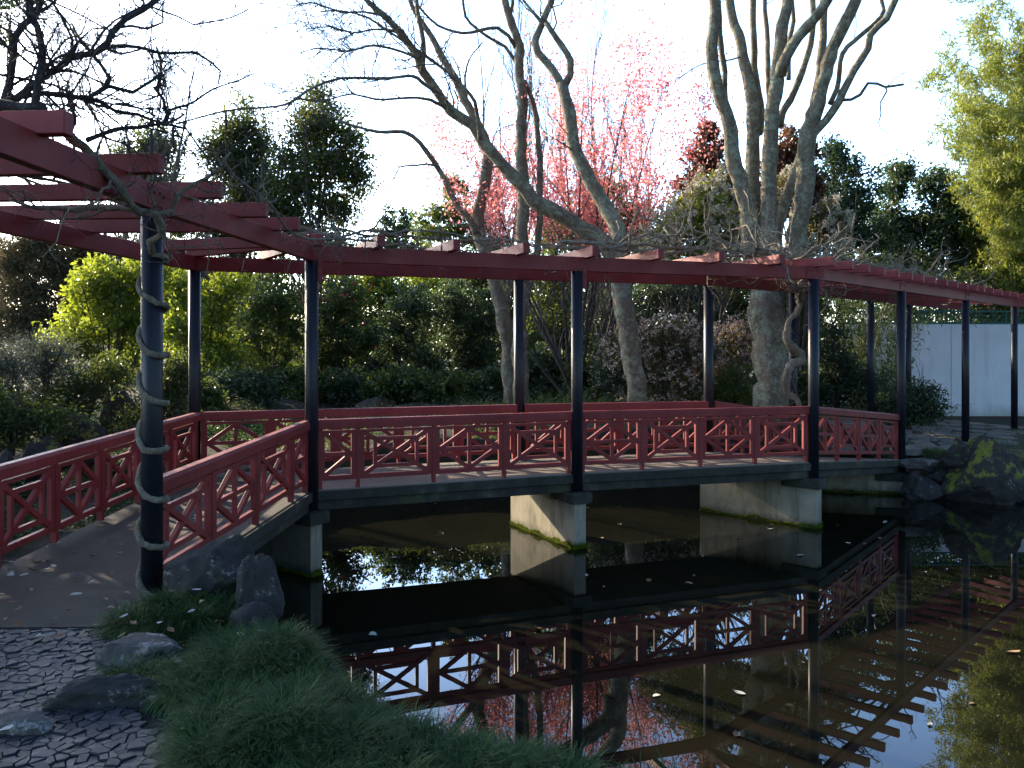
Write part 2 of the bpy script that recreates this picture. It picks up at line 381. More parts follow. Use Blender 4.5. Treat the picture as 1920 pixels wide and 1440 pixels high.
L_SIL = leaf_mat("silver_leaf", [(.09, .11, .08), (.15, .17, .13), (.24, .26, .21)], .25, .45, (.25, .30, .18))
L_BAM = leaf_mat("bamboo_leaf", [(.065, .105, .018), (.115, .160, .026), (.19, .215, .040)], .45, .4, (.45, .48, .07))
L_OLV = leaf_mat("olive_leaf", [(.05, .055, .02), (.09, .085, .03), (.14, .12, .05)], .35, .4, (.32, .28, .07))
L_MAG = leaf_mat("bronze_magnolia_leaf", [(.035, .035, .015), (.075, .040, .020), (.13, .055, .028)], .25, .3, (.30, .12, .04))
L_BRN = leaf_mat("brown_leaf", [(.11, .088, .055), (.15, .12, .07), (.12, .12, .055)], .25, .7, (.26, .21, .11), .1)
L_GRS = leaf_mat("mondo_grass_blade", [(.013, .044, .015), (.025, .074, .021), (.050, .110, .030), (.12, .17, .050)], .16, .65, (.07, .15, .03), .16)
L_GR2 = leaf_mat("bright_grass_blade", [(.05, .085, .02), (.085, .13, .03), (.13, .17, .04)], .4, .35, (.25, .35, .06))
MOSS = leaf_mat("moss", [(.07, .10, .012), (.12, .16, .018), (.20, .23, .03)], .25, .9, (.3, .38, .05), .1)
PINK = leaf_mat("pink_blossom", [(.64, .15, .15), (.78, .26, .25), (.87, .44, .41)], .6, .6, (1.0, .39, .36), .15)
WHITEF = leaf_mat("cream_blossom", [(.40, .36, .26), (.60, .55, .42), (.72, .68, .58)], .35, .5, (.7, .65, .5))
BLUSH = leaf_mat("blush_blossom", [(.48, .34, .27), (.62, .49, .40), (.74, .67, .56)], .3, .5, (.6, .45, .42))
CRIM = leaf_mat("crimson_blossom", [(.45, .02, .05), (.62, .04, .08)], .3, .5, (.7, .06, .1))
LEAFD = leaf_mat("fallen_leaf_skin", [(.26, .13, .06), (.30, .27, .21), (.42, .42, .38), (.34, .30, .2)], .1, .6, (.3, .2, .1))

# ------------------------------------------------------------------ plan of the place
F0 = np.array([-2.57, 2.7]); F1 = np.array([-2.51, 5.95]); F2 = np.array([-2.23, 9.5]); F3 = np.array([.82, 10.77])
F4 = np.array([4.24, 12.0]); F5 = np.array([6.70, 14.7]); F6 = np.array([9.30, 17.5]); F7 = np.array([11.95, 20.3]); F8 = np.array([14.6, 21.6])
B0 = np.array([-4.42, 5.0]); B1 = np.array([-3.98, 10.7]); B2 = np.array([.10, 12.15]); B3 = np.array([3.04, 13.2])
B4 = np.array([4.97, 15.1]); B5 = np.array([7.50, 17.85]); B6 = np.array([9.05, 19.5]); B7 = np.array([11.6, 22.1])
WZ = -.94                                                     # water level; the deck top is z = 0
POND = np.array([(-2.7, 8.3), (-2.1, 7.2), (-1.72, 6.1), (-1.55, 5.35), (-1.15, 4.95), (-.80, 4.45), (-.42, 4.0), (.15, 3.7), (.75, 3.45), (1.5, 2.6), (3, 1.4), (6, .5), (12, 0), (19, 4),
                 (18, 10), (14, 12.4), (10.6, 13.9), (8.6, 14.3), (7.2, 14.5), (6.6, 15.6), (5.4, 16.0), (3.6, 15.7), (2, 15.2), (0, 14.8), (-2, 14.3), (-3.4, 13.2), (-3.9, 11.6), (-3.5, 9.8)])
def pond_sd(x, y):
    """signed distance to the pond edge, negative inside"""
    x = np.asarray(x, float); y = np.asarray(y, float); d = np.full(x.shape, 1e9); ins = np.zeros(x.shape, bool)
    n = len(POND)
    for i in range(n):
        a = POND[i]; b = POND[(i+1) % n]; e = b-a
        t = np.clip(((x-a[0])*e[0]+(y-a[1])*e[1])/(e@e), 0, 1)
        d = np.minimum(d, np.hypot(x-a[0]-t*e[0], y-a[1]-t*e[1]))
        c = (a[1] > y) != (b[1] > y)
        with np.errstate(divide='ignore', invalid='ignore'):
            xi = a[0]+(y-a[1])*e[0]/(e[1] if e[1] else 1e-9)
        ins ^= c & (x < xi)
    return np.where(ins, -d, d)
def sst(a, b, x): t = np.clip((x-a)/(b-a), 0, 1); return t*t*(3-2*t)
MOUNDS = [(-2.02, 5.30, .34, .20, .12), (-1.22, 4.48, .38, .34, .13), (-.98, 3.72, .40, .28, .11), (-.35, 3.45, .40, .25, .03), (-1.93, 4.20, .16, .10, .04)]
def hfun(x, y):
    x = np.asarray(x, float); y = np.asarray(y, float)
    sd = pond_sd(x, y)
    back = sst(12.2, 17, y+.10*x)*(1-sst(5.3, 8.5, x-(y-15)*.35))       # the bank behind the bridge climbs
    left = sst(-4.6, -8.5, x)*sst(4, 11, y)
    land = -.13-.20*sst(4.5, 6.5, x)*(1-back)-.06*sst(7.5, 10, y)
    land = land+.30*back*(1-.5*sst(-2, 0, -np.abs(x+4)))+.35*left
    land = land+.028*np.maximum(0, y-24)*(1-.6*sst(5, 12, x))
    wig = .05*np.sin(x*1.9+y*.7)*np.sin(y*1.3-x*.4)+.03*np.sin(x*4.1)*np.cos(y*3.7)
    land = land+wig*sst(12, 15, y)+wig*.8*sst(-4.4, -6, x)
    bankw = .35
    z = np.where(sd > 0, WZ-.12+(land-WZ+.12)*sst(0, bankw, sd+.10), WZ-.15-.9*sst(0, 1.8, -sd))
    for mx, my, rx, ry, h in MOUNDS:
        q = ((x-mx)/rx)**2+((y-my)/ry)**2
        z = z+h*np.exp(-q*1.1)*(sd > -.1)
    return z
def gz(x, y): return float(hfun(np.array([x]), np.array([y]))[0])
def axis(lo, hi, step, far):
    a = [lo]; s = step
    while a[-1] > -far: s *= 1.35; a.append(a[-1]-s)
    b = list(np.arange(lo+step, hi, step)); c = [hi]; s = step
    while c[-1] < far: s *= 1.35; c.append(c[-1]+s)
    return np.array(a[::-1]+b+c)
def build_ground():
    xs = axis(-13, 17, .14, 500); ys = axis(1.0, 27, .14, 500)
    X, Y = np.meshgrid(xs, ys); Z = hfun(X, Y)
    # flat under path and paving so nothing pokes through
    m = (X < -1.6) & (X > -6.5) & (Y < 7.2) & (pond_sd(X, Y) > .2)
    inm = np.zeros(X.shape)
    for mx, my, rx, ry, h in MOUNDS: inm = np.maximum(inm, np.exp(-(((X-mx)/rx)**2+((Y-my)/ry)**2)))
    Z = np.where(m & (inm < .25), np.minimum(Z, -.165), Z)
    ny, nx = X.shape
    i = np.arange(ny-1)[:, None]*nx+np.arange(nx-1)[None]
    q = np.stack([i, i+1, i+nx+1, i+nx], -1).reshape(-1, 4)
    mb = MB(); mb.add(np.stack([X, Y, Z], -1).reshape(-1, 3), q)
    struct(obj("ground", mb, GROUND, smooth=True), "dark garden soil with moss and leaf litter rising behind the bridge")
build_ground()
mb = MB(); mb.add([(-8, -2, WZ), (24, -2, WZ), (24, 18.5, WZ), (-8, 18.5, WZ)], [[0, 1, 2, 3]])
# keep the water sheet inside the pond basin: clip by the polygon grown outward
c0 = POND.mean(0); grown = []
for i in range(len(POND)):
    a, b, c = POND[i-1], POND[i], POND[(i+1) % len(POND)]; t = (c-a)/np.linalg.norm(c-a); grown.append(b+np.array([-t[1], t[0]])*-.22*(-1 if False else 1))
mb = MB(); mb.poly([(p[0], p[1], WZ) for p in grown])
struct(obj("water", mb, WATER), "still dark pond reflecting the bridge and the trees")

# path: aggregate sheet between the rails and the cobbled foreground
mb = MB(); n = 26
pa = [(-6.6, 5.20), (-4.6, 5.21), (-3.4, 5.24), (-2.50, 5.26), (-2.43, 5.6), (-2.40, 6.05), (-3.0, 6.12), (-4.05, 6.2), (-5.2, 6.0), (-6.6, 5.9)]
mb.prism([(p[0], p[1], -.30) for p in pa], [(p[0], p[1], -.125) for p in pa])
struct(obj("path", mb, ASPH), "dark aggregate path leading onto the bridge")
def clip(poly, m, nrm):
    out = []
    for i in range(len(poly)):
        a, b = poly[i], poly[(i+1) % len(poly)]; da = (a-m)@nrm; db = (b-m)@nrm
        if da <= 0: out.append(a)
        if (da < 0 < db) or (db < 0 < da): out.append(a+(b-a)*(da/(da-db)))
    return out
def cobbles():
    rng = np.random.RandomState(5); g = .054; pts = []
    x0, x1, y0, y1 = -5.4, -1.0, 2.6, 5.22
    nx = int((x1-x0)/g); ny = int((y1-y0)/g/.92)+1; grid = {}
    for j in range(ny):
        for i in range(nx):
            grid[i, j] = np.array([x0+(i+.5+rng.uniform(-.15, .15)+.5*(j % 2)+rng.uniform(-.5, .5))*g*1.15, y0+(j+.5+rng.uniform(-.5, .5))*g*.92])
    mb = MB()
    for (i, j), p in grid.items():
        edge = -1.30-.30*sst(3.4, 4.0, p[1])-.58*sst(3.9, 4.7, p[1])-.15*math.sin(p[1]*5)
        if p[0] > edge or p[0] < -.62*p[1]-1.2: continue
        poly = [p+np.array(v)*g*2 for v in ((-1, -1), (1, -1), (1, 1), (-1, 1))]
        for di in (-2, -1, 0, 1, 2):
            for dj in (-2, -1, 0, 1, 2):
                q = grid.get((i+di, j+dj))
                if q is None or (di == 0 and dj == 0): continue
                v = q-p; L = np.linalg.norm(v)
                poly = clip(poly, p+v*.5-v/L*.0022, v/L)
                if len(poly) < 3: break
            if len(poly) < 3: break
        if len(poly) < 3: continue
        P = np.array(poly); P[:, 1] = np.minimum(P[:, 1], 5.215); c = P.mean(0)
        P = c+(P-c)*rng.uniform(.93, 1.0)
        if len(P) < 3 or np.ptp(P[:, 0]) < .02: continue
        z = -.122+rng.uniform(-.006, .007)+.004*math.sin(c[0]*3)
        sl_ = rng.normal(0, .055, 2)
        f = lambda Q, dz: [(q[0], q[1], z+dz+(q-c)@sl_) for q in Q]
        k = len(P)
        bot = f(P, -.035); mid = f(P, -.0035); top = f(c+(P-c)*.965, -.001)
        b = mb.n; mb.v += [np.array(bot), np.array(mid), np.array(top)]; mb.n += 3*k
        for a_ in (0, 1): mb.f.append(np.array([[b+a_*k+t, b+a_*k+(t+1) % k, b+(a_+1)*k+(t+1) % k, b+(a_+1)*k+t] for t in range(k)]))
        mb.f.append(np.array([[b+2*k+t for t in range(k)]]))
    o = struct(obj("pavement", mb, COB), "blue-grey crazy cobble paving in dark mortar")
    m2 = MB(); pl = [(-5.6, 1.0), (-.95, 1.0), (-1.0, 3.2), (-1.4, 3.8), (-2.0, 4.4), (-2.35, 5.0), (-2.45, 5.195), (-5.6, 5.195)]
    m2.prism([(p[0], p[1], -.30) for p in pl], [(p[0], p[1], -.1345) for p in pl])
    struct(obj("pavement_bed", m2, MORTAR), "dark mortar bed under the cobbles")
cobbles()

# ------------------------------------------------------------------ footbridge
DZ = {'F1': -.125, 'F2': 0, 'F3': 0, 'F4': -.02, 'F5': -.34}
R0 = np.array([-3.96, 6.05]); RA = np.array([-3.96, 4.75])
def p3(p, z): return np.array([p[0], p[1], z])
bridge = thing("footbridge", (0.5, 11.5, WZ), "low concrete footbridge in three straight runs across the pond on pale piers", "bridge")
spans = [((F1+np.array([.01, .10]), F2, B1, R0), (-.125, 0)), ((F2, F3, B2, B1), (0, 0)), ((F3, F4, B3, B2), (0, -.02)), ((F4, F5, B4, B3), (-.02, -.34))]
for k, ((a, b, c, d), (za, zb)) in enumerate(spans):
    mb = MB()
    g = .003 if k else 0
    T = [p3(a, za), p3(b, zb), p3(c, zb), p3(d, za)]
    ctr = sum(T)/4
    T = [ctr+(t-ctr)*(1-g) for t in T]
    mb.prism([t-np.array([0, 0, .12]) for t in T], T)
    o = obj("deck_slab", mb, DECK if k else ASPH, bridge, bevel=.012)
    mb = MB(); S = [t-np.array([0, 0, .1225]) for t in T]; S = [ctr+(s-ctr)*np.array([.985, .985, 1]) for s in S]
    mb.prism([s-np.array([0, 0, .11]) for s in S], S)
    obj("deck_edge_beam", mb, EDGE, bridge, bevel=.01)
    # stained fascia strip, front and back, 3 mm proud
    for (u, v, zu, zv) in ((a, b, za, zb), (d, c, za, zb)):
        t = norm(v-u); nn = np.array([t[1], -t[0]])*(1 if u is a else -1)
        mb = MB(); q = [p3(u+t*.02, zu), p3(v-t*.02, zv)]
        for s0, s1, zt, zb_ in ((.0, .03, -.012, -.118),):
            A = [q[0]+p3(nn*s0, zb_), q[0]+p3(nn*s1, zb_), q[0]+p3(nn*s1, zt), q[0]+p3(nn*s0, zt)]
            Bq = [q[1]+p3(nn*s0, zb_), q[1]+p3(nn*s1, zb_), q[1]+p3(nn*s1, zt), q[1]+p3(nn*s0, zt)]
            mb.prism(A, Bq)
        obj("fascia", mb, EDGE, bridge, bevel=.006)
rng = np.random.RandomState(3)
for k, (a, b, zt) in enumerate(((F2, B1, -.235), (F3, B2, -.235), (F4, B3, -.255), (F5, B4, -.575))):
    t = norm(a-b); s = np.array([-t[1], t[0]]); e0 = a+t*.08; e1 = b-t*.10; w = .085
    mb = MB(); C = [e0+s*w, e0-s*w, e1-s*w, e1+s*w]
    mb.prism([p3(c, WZ-.9) for c in C], [p3(c, zt) for c in C])
    pier = obj("pier", mb, PIER, bridge, bevel=.008)
    mb = MB(); e0 = a+t*.14; e1 = a-t*.42; w2 = .145; C = [e0+s*w2, e0-s*w2, e1-s*w2, e1+s*w2]
    mb.prism([p3(c, zt-.13) for c in C], [p3(c, zt+.004) for c in C])
    obj("pier_cap", mb, EDGE, pier, bevel=.012)
    # moss fringe just above the water
    mb = MB(); L = np.linalg.norm(a-b); N = 2600
    u = rng.uniform(-.08, L+.1, N); side = rng.choice([-1, 1], N); hh = rng.beta(1.2, 3, N)*.085*(.35+.65*np.abs(np.sin(u*3.1+k)*np.cos(u*7.3))+.25*(rng.rand(N) < .1))
    P = np.stack([a[0]-t[0]*u+s[0]*side*(w+.006), a[1]-t[1]*u+s[1]*side*(w+.006), WZ+.005+hh+.012*np.sin(u*9)], -1)
    e = rng.uniform(-w, w, 300); Q = np.stack([a[0]+t[0]*.088+s[0]*e, a[1]+t[1]*.088+s[1]*e, WZ+.01+rng.beta(1.2, 3, 300)*.07], -1)
    leaves(mb, np.vstack([P, Q]), .03, rng, 1.6, 0, 0)
    obj("moss_fringe", mb, MOSS, pier)

# ------------------------------------------------------------------ railings
def railing(P0, P1, z0, z1, pats, label, side=1, trim=.075):
    """P0->P1 plan line; side: +1 shifts the rail inward (left of travel)"""
    t = norm(P1-P0); nn = np.array([-t[1], t[0]])*side
    A = P0+t*trim+nn*.045; Bp = P1-t*trim+nn*.045; L = np.linalg.norm(Bp-A)
    rt = thing("railing", (A[0], A[1], z0), label, "railing", "red lattice railings along the footbridge")
    def W3(s, h, o): return np.array([A[0]+t[0]*s+nn[0]*o, A[1]+t[1]*s+nn[1]*o, z0+(z1-z0)*s/L+h])
    def bar(mb, a, b, w, th):
        a = np.array(a, float); b = np.array(b, float); d = norm(b-a); q = np.array([-d[1], d[0]])*w/2
        C = [a-q, b-q, b+q, a+q]
        mb.prism([W3(c[0], c[1], -th/2) for c in C], [W3(c[0], c[1], th/2) for c in C])
    top, bot = .665, .095
    mb = MB(); prof = [(-.050, .675), (.050, .675), (.052, .755), (.036, .782), (-.036, .782), (-.052, .755)]
    mb.prism([W3(-.02, h, o) for o, h in prof], [W3(L+.02, h, o) for o, h in prof])
    obj("handrail", mb, RED, rt, bevel=.004)
    wt = [.5 if p[0] == 'h' else 1 for p in pats]; un = L/sum(wt); s = 0
    js = [0.0]
    for p, w in zip(pats, wt):
        a = s+.022; b = s+un*w-.022; s += un*w; js.append(s)
        mb = MB(); f = .052
        bar(mb, (a, bot+f/2), (b, bot+f/2), f, .044); bar(mb, (a, top-f/2), (b, top-f/2), f*.6, .044)
        bar(mb, (a+f/2, bot+f), (a+f/2, top-f*.8), f, .0436); bar(mb, (b-f/2, bot+f), (b-f/2, top-f*.8), f, .0436)
        lo, hi = bot+f, top-f*.8; l, r = a+f, b-f; m = (lo+hi)/2; c = (l+r)/2
        if p == 'B':
            bar(mb, (l-.01, lo-.005), (r+.01, hi+.005), .048, .040); bar(mb, (l-.01, hi+.005), (r+.01, lo-.005), .048, .0384)
            ix = (r-l)*.17; iy = (hi-lo)*.17
            bar(mb, (l+ix, lo+iy), (r-ix, lo+iy), .042, .0365); bar(mb, (l+ix, hi-iy), (r-ix, hi-iy), .042, .0365)
            bar(mb, (l+ix, lo+iy), (l+ix, hi-iy), .042, .035); bar(mb, (r-ix, lo+iy), (r-ix, hi-iy), .042, .035)
        elif p == 'A':
            for q in (((l, m), (c, hi)), ((c, hi), (r, m)), ((r, m), (c, lo)), ((c, lo), (l, m))): bar(mb, q[0], q[1], .048, .040)
            bar(mb, (l, m), (r, m), .044, .0365); bar(mb, (c, lo), (c, hi), .044, .0350)
        elif p == 'hR':
            bar(mb, (l, hi), (r, m), .048, .040); bar(mb, (r, m), (l, lo), .048, .040); bar(mb, (l, m), (r, m), .044, .0365)
        elif p == 'hL':
            bar(mb, (r, hi), (l, m), .048, .040); bar(mb, (l, m), (r, lo), .048, .040); bar(mb, (l, m), (r, m), .044, .0365)
        obj("lattice_panel", mb, RED, rt, bevel=.003)
    for j in js:
        jj = min(max(j, .023), L-.023)
        mb = MB(); bar(mb, (jj, -.004), (jj, .672), .0435, .056); obj("post", mb, RED, rt, bevel=.003)
    return rt
railing(F1, F2, -.125, 0, ['B', 'A', 'B', 'hL'], "red lattice railing running from the vine wound post over the near rocks", 1)
railing(F2, F3, 0, 0, ['hR', 'B', 'A', 'B'], "front red lattice railing above the water, left of the middle front post", 1)
railing(F3, F4, 0, -.02, ['A', 'B', 'A', 'B'], "front red lattice railing above the water, right of the middle front post", 1)
railing(F4, F5, -.02, -.34, ['A', 'B', 'A', 'B'], "short front red railing sloping down to the rocks on the far bank", 1)
railing(RA, B1, -.125, 0, ['B', 'A', 'B', 'A', 'B', 'A', 'B'], "long rear red railing along the path behind the vine wound post", -1)
railing(B1, B2, 0, 0, ['A', 'B', 'A', 'B', 'A'], "rear red railing of the middle run, from its left corner post to the dark trunks", -1)
railing(B2, B3, 0, -.02, ['B', 'A', 'B', 'A'], "rear red railing of the middle run, in front of the flowering bush", -1)
railing(B3, B4, -.02, -.34, ['B', 'A', 'B'], "rear red railing sloping down toward the post with the knotted vine", -1)

# ------------------------------------------------------------------ pergola
perg = thing("pergola", (0, 11, 0), "red timber pergola on dark round posts following the footbridge and the path beyond", "pergola")
BT = 2.73; BH = .18; BW = .075
def col(P, z0, name="post", top=BT-BH):
    mb = MB(); n = 24; th = np.linspace(0, 2*np.pi, n, endpoint=False)
    ring = lambda r, z: np.stack([P[0]+r*np.cos(th), P[1]+r*np.sin(th), np.full(n, z)], -1)
    mb.prism(ring(.073, z0), ring(.073, top-.001))
    o = obj(name, mb, DARK, perg)
    for p in o.data.polygons: p.use_smooth = len(p.vertices) == 4
    mb = MB(); mb.prism(ring(.10, z0), ring(.10, z0+.012)); obj("base_plate", mb, DARK, o)
    return o
fr_z = [(F1, -.19), (F2, -.229), (F3, -.229), (F4, -.249), (F5, -.569), (F6, -.36), (F7, -.36)]
bk_z = [(B1, -.229), (B2, -.229), (B3, -.249), (B4, -.57), (B5, None), (B6, None)]
posts = [col(p, z if z is not None else gz(*p)-.1) for p, z in fr_z+bk_z]
def mit(poly):
    """mitred beam along a polyline -> list of (quad plan polygons)"""
    poly = np.array(poly); n = len(poly); off = []
    for i in range(n):
        if i == 0: t = norm(poly[1]-poly[0]); m = np.array([-t[1], t[0]])
        elif i == n-1: t = norm(poly[-1]-poly[-2]); m = np.array([-t[1], t[0]])
        else:
            t0 = norm(poly[i]-poly[i-1]); t1 = norm(poly[i+1]-poly[i]); b = norm(t0+t1); m = np.array([-b[1], b[0]])/max(.3, b@t0)
        off.append(m)
    return poly, off
for poly in ([F0, F1, F2, F3, F4, F5, F6, F7, F8], [B0, B1, B2, B3, B4, B5, B6, B7]):
    P, off = mit(poly)
    for i in range(len(P)-1):
        mb = MB(); t = norm(P[i+1]-P[i])*.0015
        q = [P[i]+off[i]*BW/2+t, P[i]-off[i]*BW/2+t, P[i+1]-off[i+1]*BW/2-t, P[i+1]+off[i+1]*BW/2-t]
        mb.prism([p3(c, BT-BH) for c in q], [p3(c, BT) for c in q]); obj("beam", mb, RED, perg, bevel=.005)
def bracket(P, t, nn):
    mb = MB(); o = P+nn*(BW/2+.004)
    beam(mb, p3(o-t*.15, BT-.085), p3(o+t*.15, BT-.085), .010, .135)
    beam(mb, p3(o+t*.085, BT-.40), p3(o+t*.085, BT-.15), .012, .055, up=p3(t, 0))
    b = obj("bracket", mb, RED, perg, bevel=.002)
    th = np.linspace(0, 2*np.pi, 8, endpoint=False)
    for s, z in ((-.12, BT-.05), (-.06, BT-.065), (0.02, BT-.06), (.08, BT-.075), (.085, BT-.22), (.085, BT-.33)):
        c0 = p3(o+nn*.004+t*s, z); c1 = c0+p3(nn*.012, 0); r = .011
        ring = lambda c: [c+p3(t*r*math.cos(a), r*math.sin(a)) for a in th]
        mb = MB(); mb.prism(ring(c0), ring(c1)); obj("bolt", mb, RED, b)
for a, P, c in ((F0, F1, F2), (F2, F2, F3), (F2, F3, F4), (F3, F4, F4), (F4, F5, F6), (F5, F6, F7), (F6, F7, F8)):
    t = norm(c-a) if (c-a)@(c-a) > .01 else norm(P-a); nn = np.array([t[1], -t[0]]); bracket(P, t, nn)
def hitline(o, d, poly):
    best = None
    for i in range(len(poly)-1):
        a, b = poly[i], poly[i+1]; e = b-a; M = np.array([[d[0], -e[0]], [d[1], -e[1]]])
        if abs(np.linalg.det(M)) < 1e-6: continue
        s, u = np.linalg.solve(M, a-o)
        if -.02 <= u <= 1.02 and s > .2 and (best is None or s < best): best = s
    return best
RW, RH = .088, .125; back = [B0, B1, B2, B3, B4, B5, B6, B7]; rng = np.random.RandomState(11)
def rafter(o, d, Lr, ov=.28, dz=0):
    t = norm(d); mb = MB(); z = BT+RH/2-.012+dz
    a = p3(o-t*ov, z); b = p3(o+t*(Lr+ov*rng.uniform(.8, 1.15)), z+rng.uniform(-.003, .003))
    beam(mb, a, b, RW*rng.uniform(.95, 1.04), RH); obj("rafter", mb, RED, perg, bevel=.006)
RAFT = []
def run(a, b, ss):
    t = norm(b-a); nn = np.array([-t[1], t[0]])
    for s in ss:
        o = a+t*s; h = hitline(o, nn, back)
        if h is None or h > 3: h = 1.75
        rafter(o, nn, h); RAFT.append((o, nn, h))
run(F1, F2, [-2.35, -1.42, -.42, .52, 1.45, 2.30])
run(F2, F3, [.72, 1.61, 2.49]); 
for tgt in (np.array([-4.04, 9.95]), B1, np.array([-3.15, 10.99])): rafter(F2+(tgt-F2)*(.04 if tgt is B1 else .10), tgt-F2, np.linalg.norm(tgt-F2)*.92, .22, .004 if tgt is B1 else (.0 if tgt[1] < 10.5 else .008))
LF = np.linalg.norm(F3-F2); run(F3, F4, [3.43-LF, 4.35-LF, 5.25-LF, 6.2-LF])
rafter(F4+norm(F4-B3)*.0, B3-F4, np.linalg.norm(B3-F4), .3)
L45 = np.linalg.norm(F5-F4); run(F4, F5, np.arange(.72, L45, .66)); run(F5, F6, np.arange(.3, 3.8, .66)); run(F6, F7, np.arange(.3, 3.8, .66)); run(F7, F8, np.arange(.5, 2.6, .66))
# ------------------------------------------------------------------ garden wall, flagstones
def wall_mat():
    m, nt, bs = mat("white_wall_paint")
    c = ramp(nt, nz(nt, 1.2, 6), [(.3, (.70, .71, .71)), (.7, (.80, .80, .80))])
    c = mix(nt, ramp(nt, nz(nt, 3, 7, .75, stretch=(1, 1, .12)), [(.52, 0), (.74, .5)]), c, (.42, .41, .36))
    g = node(nt, "ShaderNodeNewGeometry"); s = node(nt, "ShaderNodeSeparateXYZ"); nt.links.new(g.outputs["Position"], s.inputs[0])
    ad = node(nt, "ShaderNodeMath", operation='MULTIPLY_ADD'); ad.inputs[1].default_value = .7; nt.links.new(nz(nt, 2.5, 7, .75), ad.inputs[0]); nt.links.new(s.outputs[2], ad.inputs[2])
    c = mix(nt, ramp(nt, ad.outputs[0], [(.0, .65), (.38, 0)]), c, (.30, .31, .24))
    nt.links.new(c, bs.inputs["Base Color"]); bs.inputs["Roughness"].default_value = .85; bump(nt, bs, nz(nt, 30, 6, .7), .2, .005); return m
def garden_wall():
    Y = 23.7; x0, x1 = 9.15, 19.0; zb = -.42; zt = 2.22
    w = thing("garden_wall", ((x0+x1)/2, Y, zb), "long white rendered garden wall topped with a green lattice screen", "wall")
    wm = wall_mat()
    gm = plain("green_wood_paint", (.012, .10, .065), .6, .3, 8, .2)
    for a, b, dy in ((x0, 12.19, 0), (12.21, 15.39, .01), (15.41, x1, 0)):
        mb = MB(); mb.prism([(a, Y+dy, zb), (b, Y+dy, zb), (b, Y+.16, zb), (a, Y+.16, zb)], [(a, Y+dy, zt), (b, Y+dy, zt), (b, Y+.16, zt), (a, Y+.16, zt)])
        obj("wall_panel", mb, wm, w, bevel=.01)
    mb = MB(); mb.prism([(x0, Y-.03, zb-.2), (x1, Y-.03, zb-.2), (x1, Y+.18, zb-.2), (x0, Y+.18, zb-.2)], [(x0, Y-.03, zb+.09), (x1, Y-.03, zb+.09), (x1, Y+.18, zb+.09), (x0, Y+.18, zb+.09)])
    obj("plinth", mb, plain("brown_plinth", (.06, .035, .025)), w)
    sc = MB(); zl, zh = zt+.003, zt+.36; n = 30; dx = (x1-x0)/n; yc = Y+.08
    beam(sc, (x0, yc, zl+.025), (x1, yc, zl+.025), .10, .05); beam(sc, (x0, yc, zh), (x1, yc, zh), .10, .05)
    o = obj("screen_frame", sc, gm, w)
    la = MB(); th = np.linspace(0, 2*np.pi, 17)
    for i in range(n):
        c = x0+(i+.5)*dx; zm = (zl+zh)/2+.01; r = .135
        beam(la, (c-dx/2, yc, zl+.05), (c+dx/2, yc, zh-.025), .022, .026, (0, 1, 0)); beam(la, (c-dx/2, yc+.003, zh-.025), (c+dx/2, yc+.003, zl+.05), .020, .026, (0, 1, 0))
        tube_batch(la, np.stack([c+r*np.cos(th), np.full(17, yc), zm+r*np.sin(th)], -1)[None], np.full((1, 17), .013), 4)
        if i % 7 == 0: beam(la, (c-dx/2, yc, zl+.05), (c-dx/2, yc, zh-.025), .05, .06, (0, 1, 0))
    obj("lattice", la, gm, o)
garden_wall()
def flagstones():
    rng = np.random.RandomState(8); g = .62; grid = {}; mb = MB()
    for j in range(14):
        for i in range(18): grid[i, j] = np.array([5.6+(i+.5*(j % 2)+rng.uniform(-.3, .3))*g, 14.6+(j+rng.uniform(-.3, .3))*g])
    e = norm(F6-F5); nn = np.array([-e[1], e[0]])
    for (i, j), p in grid.items():
        s = (p-F5)@nn; u = (p-F5)@e
        if s < -.55 or s > 1.9 or u < -.1 or u > 9: continue
        poly = [p+np.array(v)*g*2 for v in ((-1, -1), (1, -1), (1, 1), (-1, 1))]
        for di in (-2, -1, 0, 1, 2):
            for dj in (-2, -1, 0, 1, 2):
                q = grid.get((i+di, j+dj))
                if q is None or (di == 0 and dj == 0) or len(poly) < 3: continue
                v = q-p; L = np.linalg.norm(v); poly = clip(poly, p+v*.5-v/L*.02, v/L)
        if len(poly) < 3: continue
        P = np.array(poly); c = P.mean(0); k = rng.uniform(-.012, .015); zb = gz(*c)
        mb.prism([p3(q, zb-.1) for q in P], [p3(c+(q-c)*.93, zb+.022+k*.6) for q in P])
    struct(obj("flagstone_path", mb, rock_mat("flagstone", (.17, .155, .135), .5, .0), bevel=.008), "irregular pale flagstones leading away from the far end of the bridge")
flagstones()

# ------------------------------------------------------------------ rocks
def rk(px, py, hw, hh, d, seed, m, label, depth=None, group=None, sink=.0, **k):
    c = at(px, py, d); c[2] -= sink
    return rock("rock", tuple(c), (hw*d/F, (depth or hw*.8)*d/F, hh*d/F+sink), seed, m, label, "rock", group=group, **k)
rk(398, 1078, 102, 82, 5.7, 21, ROCK, "big dark slanting rock wedged under the near end of the front railing", 60, tilt=-.35, amp=.2)
rk(484, 1116, 50, 90, 5.45, 52, ROCK, "tall dark upright rock at the water's edge beside the near pier", 40, amp=.22, tilt=.05)
rk(478, 1168, 46, 40, 5.1, 23, ROCK, "small dark rock at the foot of the tall upright rock", 36, amp=.2)
rk(272, 1216, 92, 42, 4.72, 24, ROCKL, "flat pale lichened stone edging the cobbles behind the grass", 52, flat=.35, amp=.18, rot=-.1)
rk(215, 1302, 132, 44, 4.15, 25, ROCK, "low ridged dark rock between the cobbles and the mondo grass", 46, amp=.4, rot=.2)
rk(34, 1362, 84, 44, 3.86, 26, ROCKL, "flat lichened stone set in the cobbles at the bottom left corner", 50, flat=.3, amp=.25)
rk(555, 1340, 42, 24, 3.95, 27, ROCK, "small dark stone showing between two mounds of grass", 30, amp=.2)
